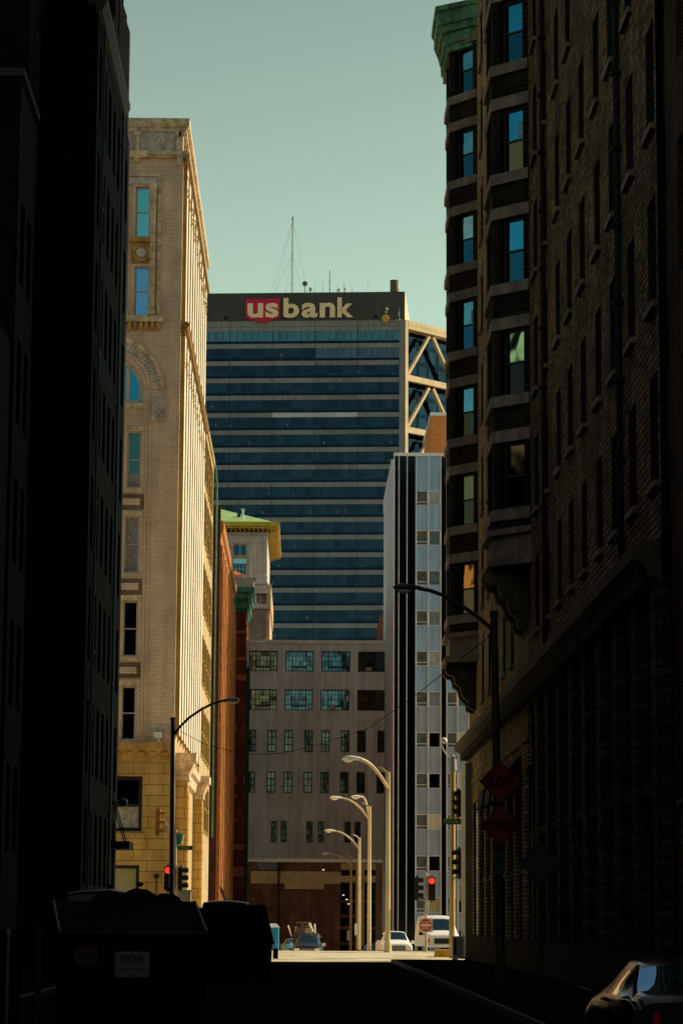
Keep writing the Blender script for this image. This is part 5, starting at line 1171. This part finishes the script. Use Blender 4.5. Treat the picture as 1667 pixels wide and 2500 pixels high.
bin_(-3.60, 32.5, .15, 1.55, 'shiny dark steel bollard at the left edge', mat('dark_polished_steel', (.04, .04, .045), .25, 1, var=.2), 'bollard'); bin_(-3.13, 31.5, .04, 1.6, 'thin rusty post between the steel bollard and the dumpster', mat('rusty_post', (.03, .012, .006), .7), 'bollard')
bin_(7.55, 122.6, .27, 1.0, 'pale metal litter bin at the sunny pavement corner', mat('brushed_steel', (.45, .42, .38), .35, .8, var=.2, streak=.3))
q = MB(); q.box(7.05, 7.3, 122.4, 122.8, gz(122.5), .95); q.cur = 1; q.box(7.12, 7.24, 122.38, 122.41, .1, .85); tag(q.build('meter_box', [M_sigpole, M_black], base=(7.2, 122.6, gz(122.5))), 'narrow cream utility box left of the pale litter bin', 'utility box')
# portable toilet past the crest
zt_ = gz(170); pt = thing('portable_toilet', 'bright blue portable toilet past the crest, partly behind the black dumpster', 'portable toilet', (-1.95, 170, zt_))
M_pb = mat('bright_blue_plastic', (.02, .26, .50), .45, var=.1)
q = MB(); q.box(-2.5, -1.42, 169.4, 170.6, zt_, zt_+2.1); q.build('cabin', M_pb, pt, bevel=.05); q = MB(); q.hexa([(-2.55, 169.35, zt_+2.1), (-1.38, 169.35, zt_+2.1), (-1.38, 170.65, zt_+2.1), (-2.55, 170.65, zt_+2.1)], [(-2.3, 169.6, zt_+2.35), (-1.6, 169.6, zt_+2.35), (-1.6, 170.4, zt_+2.35), (-2.3, 170.4, zt_+2.35)]); q.build('roof', mat('pale_grey_plastic', (.45, .5, .52), .5), pt)
q = MB(); q.box(-2.35, -1.58, 169.35, 169.39, zt_+.1, zt_+1.95); q.cyl((-1.9, 169.33, zt_+1.3), (-1.5, 169.33, zt_+.9), .03, n=6); q.build('door', mat('mid_blue_plastic', (.015, .16, .36), .45, var=.1), pt)
# ================================================================== vehicles
def smooth(a, n):
    """Catmull-Rom through a list of number tuples"""
    out = []
    for i in range(len(a)-1):
        p0 = a[max(i-1, 0)]; p1 = a[i]; p2 = a[i+1]; p3 = a[min(i+2, len(a)-1)]
        for k in range(n):
            t = k/n; h = []
            for q0, q1, q2, q3 in zip(p0, p1, p2, p3):
                m1 = (q2-q0)*.35; m2 = (q3-q1)*.35
                h.append((2*t**3-3*t**2+1)*q1+(t**3-2*t**2+t)*m1+(-2*t**3+3*t**2)*q2+(t**3-t**2)*m2)
            out.append(tuple(h))
    out.append(tuple(a[-1])); return out
def loft(root, stations, paint, glazing, nu=5, nv=4, name='body'):
    """stations: y, sill z, belt z, belt half width, top z, top half width, crown. glazing: (name, u0, u1, v0, v1, material, side)"""
    st = smooth([tuple(map(float, s)) for s in stations], nu); grid = []
    for (y, zs, zb, wb, zr, wr, crown) in st:
        sec = [(wb*.86, zs), (wb*.985, zs+.10), (wb*1.0, zs+(zb-zs)*.55), (wb*.975, zb), (wr, zr-.07), (wr*.86, zr), (wr*.45, zr+crown*.8), (0, zr+crown)]
        sec = smooth(sec, nv); grid.append([(x, y, z) for x, z in sec])
    NU, NV = len(grid), len(grid[0])
    parts = {None: MB()}; 
    for side in (1, -1):
        for i in range(NU-1):
            for j in range(NV-1):
                u = (i+.5)/nu; v = (j+.5)/nv; key = None
                for k, g_ in enumerate(glazing):
                    nm, u0, u1, v0, v1, m, sd_ = g_
                    if u0 <= u <= u1 and v0 <= v <= v1 and (sd_ == 0 or sd_ == side): key = k
                p = parts.setdefault(key, MB()); p.smooth = True
                q = [grid[i][j], grid[i+1][j], grid[i+1][j+1], grid[i][j+1]]
                off = 0 if key is None else -.012
                p.add([Vector((side*x, y, z)) for x, y, z in q], [[0, 1, 2, 3]])
    for i in (0, NU-1):
        for side in (1, -1): parts[None].smooth = False; parts[None].add([Vector((side*x, y, z)) for x, y, z in grid[i]]+[Vector((0, grid[i][0][1], grid[i][0][2]))], [list(range(NV+1))])
    res = {}
    for key, p in parts.items():
        o = p.build(name if key is None else glazing[key][0], paint if key is None else glazing[key][5], root, fix=False)
        bm = bmesh.new(); bm.from_mesh(o.data); bmesh.ops.remove_doubles(bm, verts=bm.verts, dist=.0005); bmesh.ops.recalc_face_normals(bm, faces=bm.faces); bm.to_mesh(o.data); bm.free()
        res[key] = o
    return res
def wheels(root, xs, ys, r=.36, w=.24):
    for x in xs:
        for y in ys:
            q = MB(); q.cyl((x-w/2, y, r), (x+w/2, y, r), r, n=20); t = q.build('wheel', M_tyre, root)
            q = MB(); s = 1 if x > 0 else -1; q.cyl((x+s*w*.45, y, r), (x+s*(w/2+.012), y, r), r*.62, n=16); q.build('rim', M_rim, t)
M_tyre = mat('tyre_rubber', (.012, .012, .012), .85, var=0); M_rim = mat('alloy_rim', (.35, .35, .36), .35, .8, var=0)
G_car = glass('dark_teal_windscreen', (.05, .11, .12), .03, .02); G_carb = glass('tinted_car_glass', (.06, .24, .40), .02, .02)
M_white = mat('white_car_paint', (.80, .76, .70), .3, var=.04, spec=.5); M_navy = mat('navy_car_paint', (.010, .016, .035), .3, var=.1, spec=.35); M_chrome = mat('chrome', (.6, .6, .6), .15, 1, var=0)
M_lamp = mat('headlamp_glass', (.72, .70, .62), .15, var=.1, spec=.8); M_amber = mat('amber_indicator', (.75, .17, .02), .3, var=0); M_bk = mat('black_plastic_trim', (.012, .012, .013), .5, var=0)
# white van: nose at y=0 towards the camera
def make_van(label, paint):
    t = thing('van', label, 'van')
    stn = [(0, .42, .82, .90, .98, .80, .02), (.12, .36, .90, .97, 1.08, .86, .03), (.75, .34, 1.06, 1.0, 1.20, .88, .04), (.95, .34, 1.12, 1.0, 1.27, .86, .04), (1.55, .34, 1.18, 1.0, 1.90, .80, .05), (1.8, .34, 1.2, 1.0, 2.04, .80, .05), (3, .34, 1.2, 1.0, 2.10, .82, .05), (5.3, .34, 1.2, 1.0, 2.08, .82, .05), (5.45, .4, 1.2, .96, 2.0, .78, .04)]
    loft(t, stn, paint, [('windscreen', 3.1, 4.05, 4.3, 7, G_car, 0), ('side_window', 4.15, 5.6, 3.15, 3.85, G_car, 1), ('side_window', 4.15, 5.6, 3.15, 3.85, G_car, -1)])
    q = MB(); q.box(-.50, .50, -.04, .10, .56, .86); q.build('grille', M_bk, t); q = MB(); q.box(-.92, .92, -.10, .10, .36, .50); q.build('bumper', M_white if paint is M_white else M_bk, t)
    q = MB(); q.box(-.06, .06, -.05, -.04, .67, .73); q.build('badge', M_dkst, t)
    for s in (-1, 1):
        q = MB(); q.box(*sorted((s*.55, s*.73)), -.03, .12, .60, .82); q.build('headlight', M_lamp, t); q = MB(); q.box(*sorted((s*.74, s*.93)), -.02, .2, .60, .84); q.build('indicator', M_amber, t)
        q = MB(); q.box(*sorted((s*1.03, s*1.25)), .98, 1.12, 1.02, 1.30); q.cyl((s*.97, 1.1, 1.1), (s*1.06, 1.08, 1.12), .03, n=6); q.build('mirror', M_bk, t)
    wheels(t, (-.84, .84), (.95, 4.4)); return t
put(make_van('white van facing the camera behind the do not enter sign', M_white), (8.0, 148, gz(148)-.02), R(4))
# blue roofed cargo van parked up the street, tail towards the camera
v2 = put(make_van('dark cargo van with blue sheen roof behind the ribbed dumpster', M_navy), (-2.75, 100.5, gz(97)), R(180)); v2.scale = (1, 1, 1.2)
v3 = put(make_van('black van roof showing above the left end of the stickered dumpster', mat('black_van_paint', (.008, .01, .012), .25, var=0, spec=.6)), (-4.65, 66, gz(62)), R(180)); v3.scale = (.95, 1, 1.2)
def make_pickup(label, paint, group=None):
    t = thing('pickup_truck', label, 'pickup truck', group=group)
    stn = [(0, .5, .88, .86, 1.02, .74, .02), (.12, .42, .96, .96, 1.12, .84, .03), (1.0, .42, 1.06, .99, 1.18, .86, .05), (1.3, .42, 1.12, .99, 1.25, .82, .05), (2.0, .42, 1.16, .99, 1.78, .68, .05), (2.3, .42, 1.16, .99, 1.86, .68, .04), (3.2, .42, 1.16, .99, 1.86, .68, .04), (3.45, .42, 1.16, .98, 1.74, .66, .03), (3.6, .42, 1.15, .97, 1.22, .8, .02)]
    loft(t, stn, paint, [('windscreen', 3.15, 4.2, 4.15, 7, G_car, 0), ('side_window', 4.3, 6.6, 3.15, 3.85, G_car, 1), ('side_window', 4.3, 6.6, 3.15, 3.85, G_car, -1)])
    q = MB(); q.box(-.98, .98, 3.62, 5.6, .5, .62); q.box(-.98, -.90, 3.62, 5.6, .62, 1.16); q.box(.90, .98, 3.62, 5.6, .62, 1.16); q.box(-.90, .90, 5.52, 5.6, .62, 1.16); q.build('cargo_bed', paint, t)
    q = MB(); q.box(-.48, .48, -.04, .1, .62, .98); q.build('grille', M_bk, t)
    for k in (.70, .80, .90): q = MB(); q.box(-.46, .46, -.055, -.04, k-.012, k+.012); q.build('grille_bar', M_chrome, t)
    q = MB(); q.box(-.93, .93, -.1, .08, .40, .56); q.build('bumper', M_chrome, t)
    for s in (-1, 1):
        q = MB(); q.box(*sorted((s*.52, s*.88)), -.03, .15, .72, .96); q.build('headlight', M_lamp, t)
        q = MB(); q.box(*sorted((s*1.02, s*1.24)), 1.45, 1.56, 1.10, 1.32); q.cyl((s*.96, 1.5, 1.15), (s*1.05, 1.5, 1.18), .03, n=6); q.build('mirror', M_chrome if paint is not M_white else M_white, t)
    wheels(t, (-.84, .84), (.95, 4.5), .38); return t
put(make_pickup('white pickup truck facing the camera behind the nearest pale lamp post', M_white), (6.22, 169, gz(169)-.03), R(3))
tr = put(make_pickup('dark navy pickup truck facing the camera under a load of scrap', M_navy), (.42, 181, gz(181)-.05), R(-2))
# scrap piled on the navy pickup
M_scrapw = mat('pale_scrap_metal', (.62, .55, .45), .5, var=.3, nscale=3); M_scrapd = mat('dark_scrap', (.06, .05, .04), .7, var=.4)
def rod(p0, p1, r, m, name, label, d=184.2, base=None):
    a = at(p0[0], p0[1], d); b = at(p1[0], p1[1], d+.3); q = MB(); q.cyl(tuple(a), tuple(b), r, n=8); tag(q.build(name, m, base=tuple(a)), label, 'scrap', 'scrap loaded on the navy pickup')
rod((712, 2287), (703, 2261), .05, M_scrapw, 'scrap_pipe', 'white pipe leaning out leftmost from the scrap load'); rod((769, 2282), (768, 2257), .055, M_scrapw, 'scrap_pipe', 'white pipe standing upright at the right of the scrap load')
rod((763, 2277), (755, 2256), .10, M_scrapw, 'scrap_plank', 'broad pale plank next to the upright white pipe'); rod((722, 2280), (722, 2264), .07, mat('rusty_scrap', (.35, .16, .08), .8), 'scrap_post', 'rusty post at the left of the scrap load'); rod((786, 2290), (772, 2277), .03, M_scrapd, 'scrap_rod', 'thin dark rod sticking out low on the right of the load')
def lump(px, py, rx, rz, m, name, label, d=184, tilt=.3):
    c = at(px, py, d); q = MB(); q.hexa([(c.x-rx, d-.3, c.z-rz), (c.x+rx*.8, d-.4, c.z-rz*1.1), (c.x+rx, d+.5, c.z-rz), (c.x-rx*.9, d+.4, c.z-rz)], [(c.x-rx*.7, d-.2, c.z+rz+tilt*rx*.5), (c.x+rx*.9, d-.3, c.z+rz-tilt*rx), (c.x+rx*.8, d+.4, c.z+rz-tilt*rx), (c.x-rx*.8, d+.5, c.z+rz)])
    tag(q.build(name, m, base=tuple(c)), label, 'scrap', 'scrap loaded on the navy pickup')
lump(742, 2260, .28, .09, M_scrapd, 'scrap_cabinet', 'dark tilted cabinet on top of the scrap load', tilt=.5); lump(733, 2272, .36, .20, M_scrapd, 'scrap_crate', 'dark crate in the middle of the scrap load', tilt=.05); lump(752, 2273, .30, .18, mat('tan_scrap_board', (.36, .26, .15)), 'scrap_board', 'tan board propped right of the dark crate', tilt=.15); lump(776, 2286, .14, .14, M_scrapw, 'scrap_bundle', 'white bundle hanging low at the right of the load', tilt=.4)
bs = MB(); c = at(745, 2280, 184); bs.box(c.x-.85, c.x+.85, 183.6, 185.6, gz(181)+.6, c.z); tag(bs.build('scrap_heap', M_scrapd, base=(c.x, 184.5, gz(181)+.6)), 'dark heap of scrap filling the navy pickup bed', 'scrap', 'scrap loaded on the navy pickup')
def make_sedan(label, paint, gside, grear, tint=True):
    t = thing('car', label, 'car')      # y=0 nose, y=4.75 tail
    stn = [(0, .36, .60, .72, .68, .62, .02), (.15, .26, .70, .86, .80, .74, .03), (1.2, .22, .86, .91, .96, .80, .05), (1.45, .22, .90, .915, 1.0, .78, .05), (2.25, .22, .93, .915, 1.34, .60, .05), (2.6, .22, .94, .915, 1.40, .60, .04), (3.2, .22, .95, .915, 1.39, .60, .04), (3.5, .22, .96, .91, 1.34, .61, .04), (4.15, .24, .97, .90, 1.06, .74, .04), (4.6, .28, .96, .86, 1.03, .74, .03), (4.75, .40, .86, .80, .94, .70, .02)]
    g = [('windscreen', 3.1, 4.1, 4.2, 7, G_car, 0), ('rear_window', 7.1, 7.95, 4.25, 7, grear, 0)]
    for s in (1, -1): g += [('side_window', 4.0, 5.4, 3.12, 3.86, gside, s), ('side_window', 5.55, 7.3, 3.12, 3.86, gside, s)]
    loft(t, stn, paint, g, nu=8, nv=6)
    for s in (-1, 1):
        q = MB(); q.hexa([(s*.50, 4.79, .70), (s*.83, 4.62, .70), (s*.84, 4.40, .70), (s*.50, 4.6, .70)], [(s*.50, 4.78, .84), (s*.84, 4.60, .84), (s*.85, 4.38, .84), (s*.50, 4.6, .84)]); q.build('tail_light', mat('dark_red_lamp', (.6, .012, .01), .15, var=0, spec=.8), t)
        q = MB(); q.hexa([(s*.92, 1.9, .93), (s*1.08, 1.88, .95), (s*1.08, 2.02, .95), (s*.92, 2.05, .93)], [(s*.94, 1.9, 1.02), (s*1.10, 1.88, 1.07), (s*1.10, 2.02, 1.07), (s*.94, 2.05, 1.02)]); q.build('mirror', paint, t, bevel=.02)
        q = MB(); q.box(*sorted((s*.45, s*.78)), -.02, .12, .56, .66); q.build('headlight', M_lamp, t)
        for yy in (3.05, 4.05): q = MB(); q.box(*sorted((s*.912, s*.93)), yy-.22, yy-.02, .80, .83); q.build('door_handle', paint, t)
    q = MB(); q.box(-.25, .25, 4.70, 4.74, .60, .72); q.build('number_plate', M_bk, t)
    wheels(t, (-.78, .78), (.85, 3.75), .33, .22); return t
M_blackcar = mat('glossy_black_paint', (.006, .008, .010), .16, var=0, spec=.5)
G_gold = glass('golden_reflection_side_glass', (.42, .32, .16), .05, .02)  # gold tint stands in for the reflection of the sunlit facade
put(make_sedan('glossy black sedan parked nearest in the bottom right corner', M_blackcar, G_gold, G_carb), (4.58, 34.75, gz(33)+.03), R(180))
c = at(702, 2284, 188); put(make_sedan('small teal car half hidden left of the scrap laden pickup', mat('teal_car_paint', (.02, .14, .18), .3, var=.05, spec=.6), G_car, G_car), (-.35, 187, gz(187)+.22), R(3))
put(make_sedan('dark sedan roof peeping over the crest between the pale lamp posts', M_navy, G_car, G_car), (5.55, 203, gz(203)), R(2))
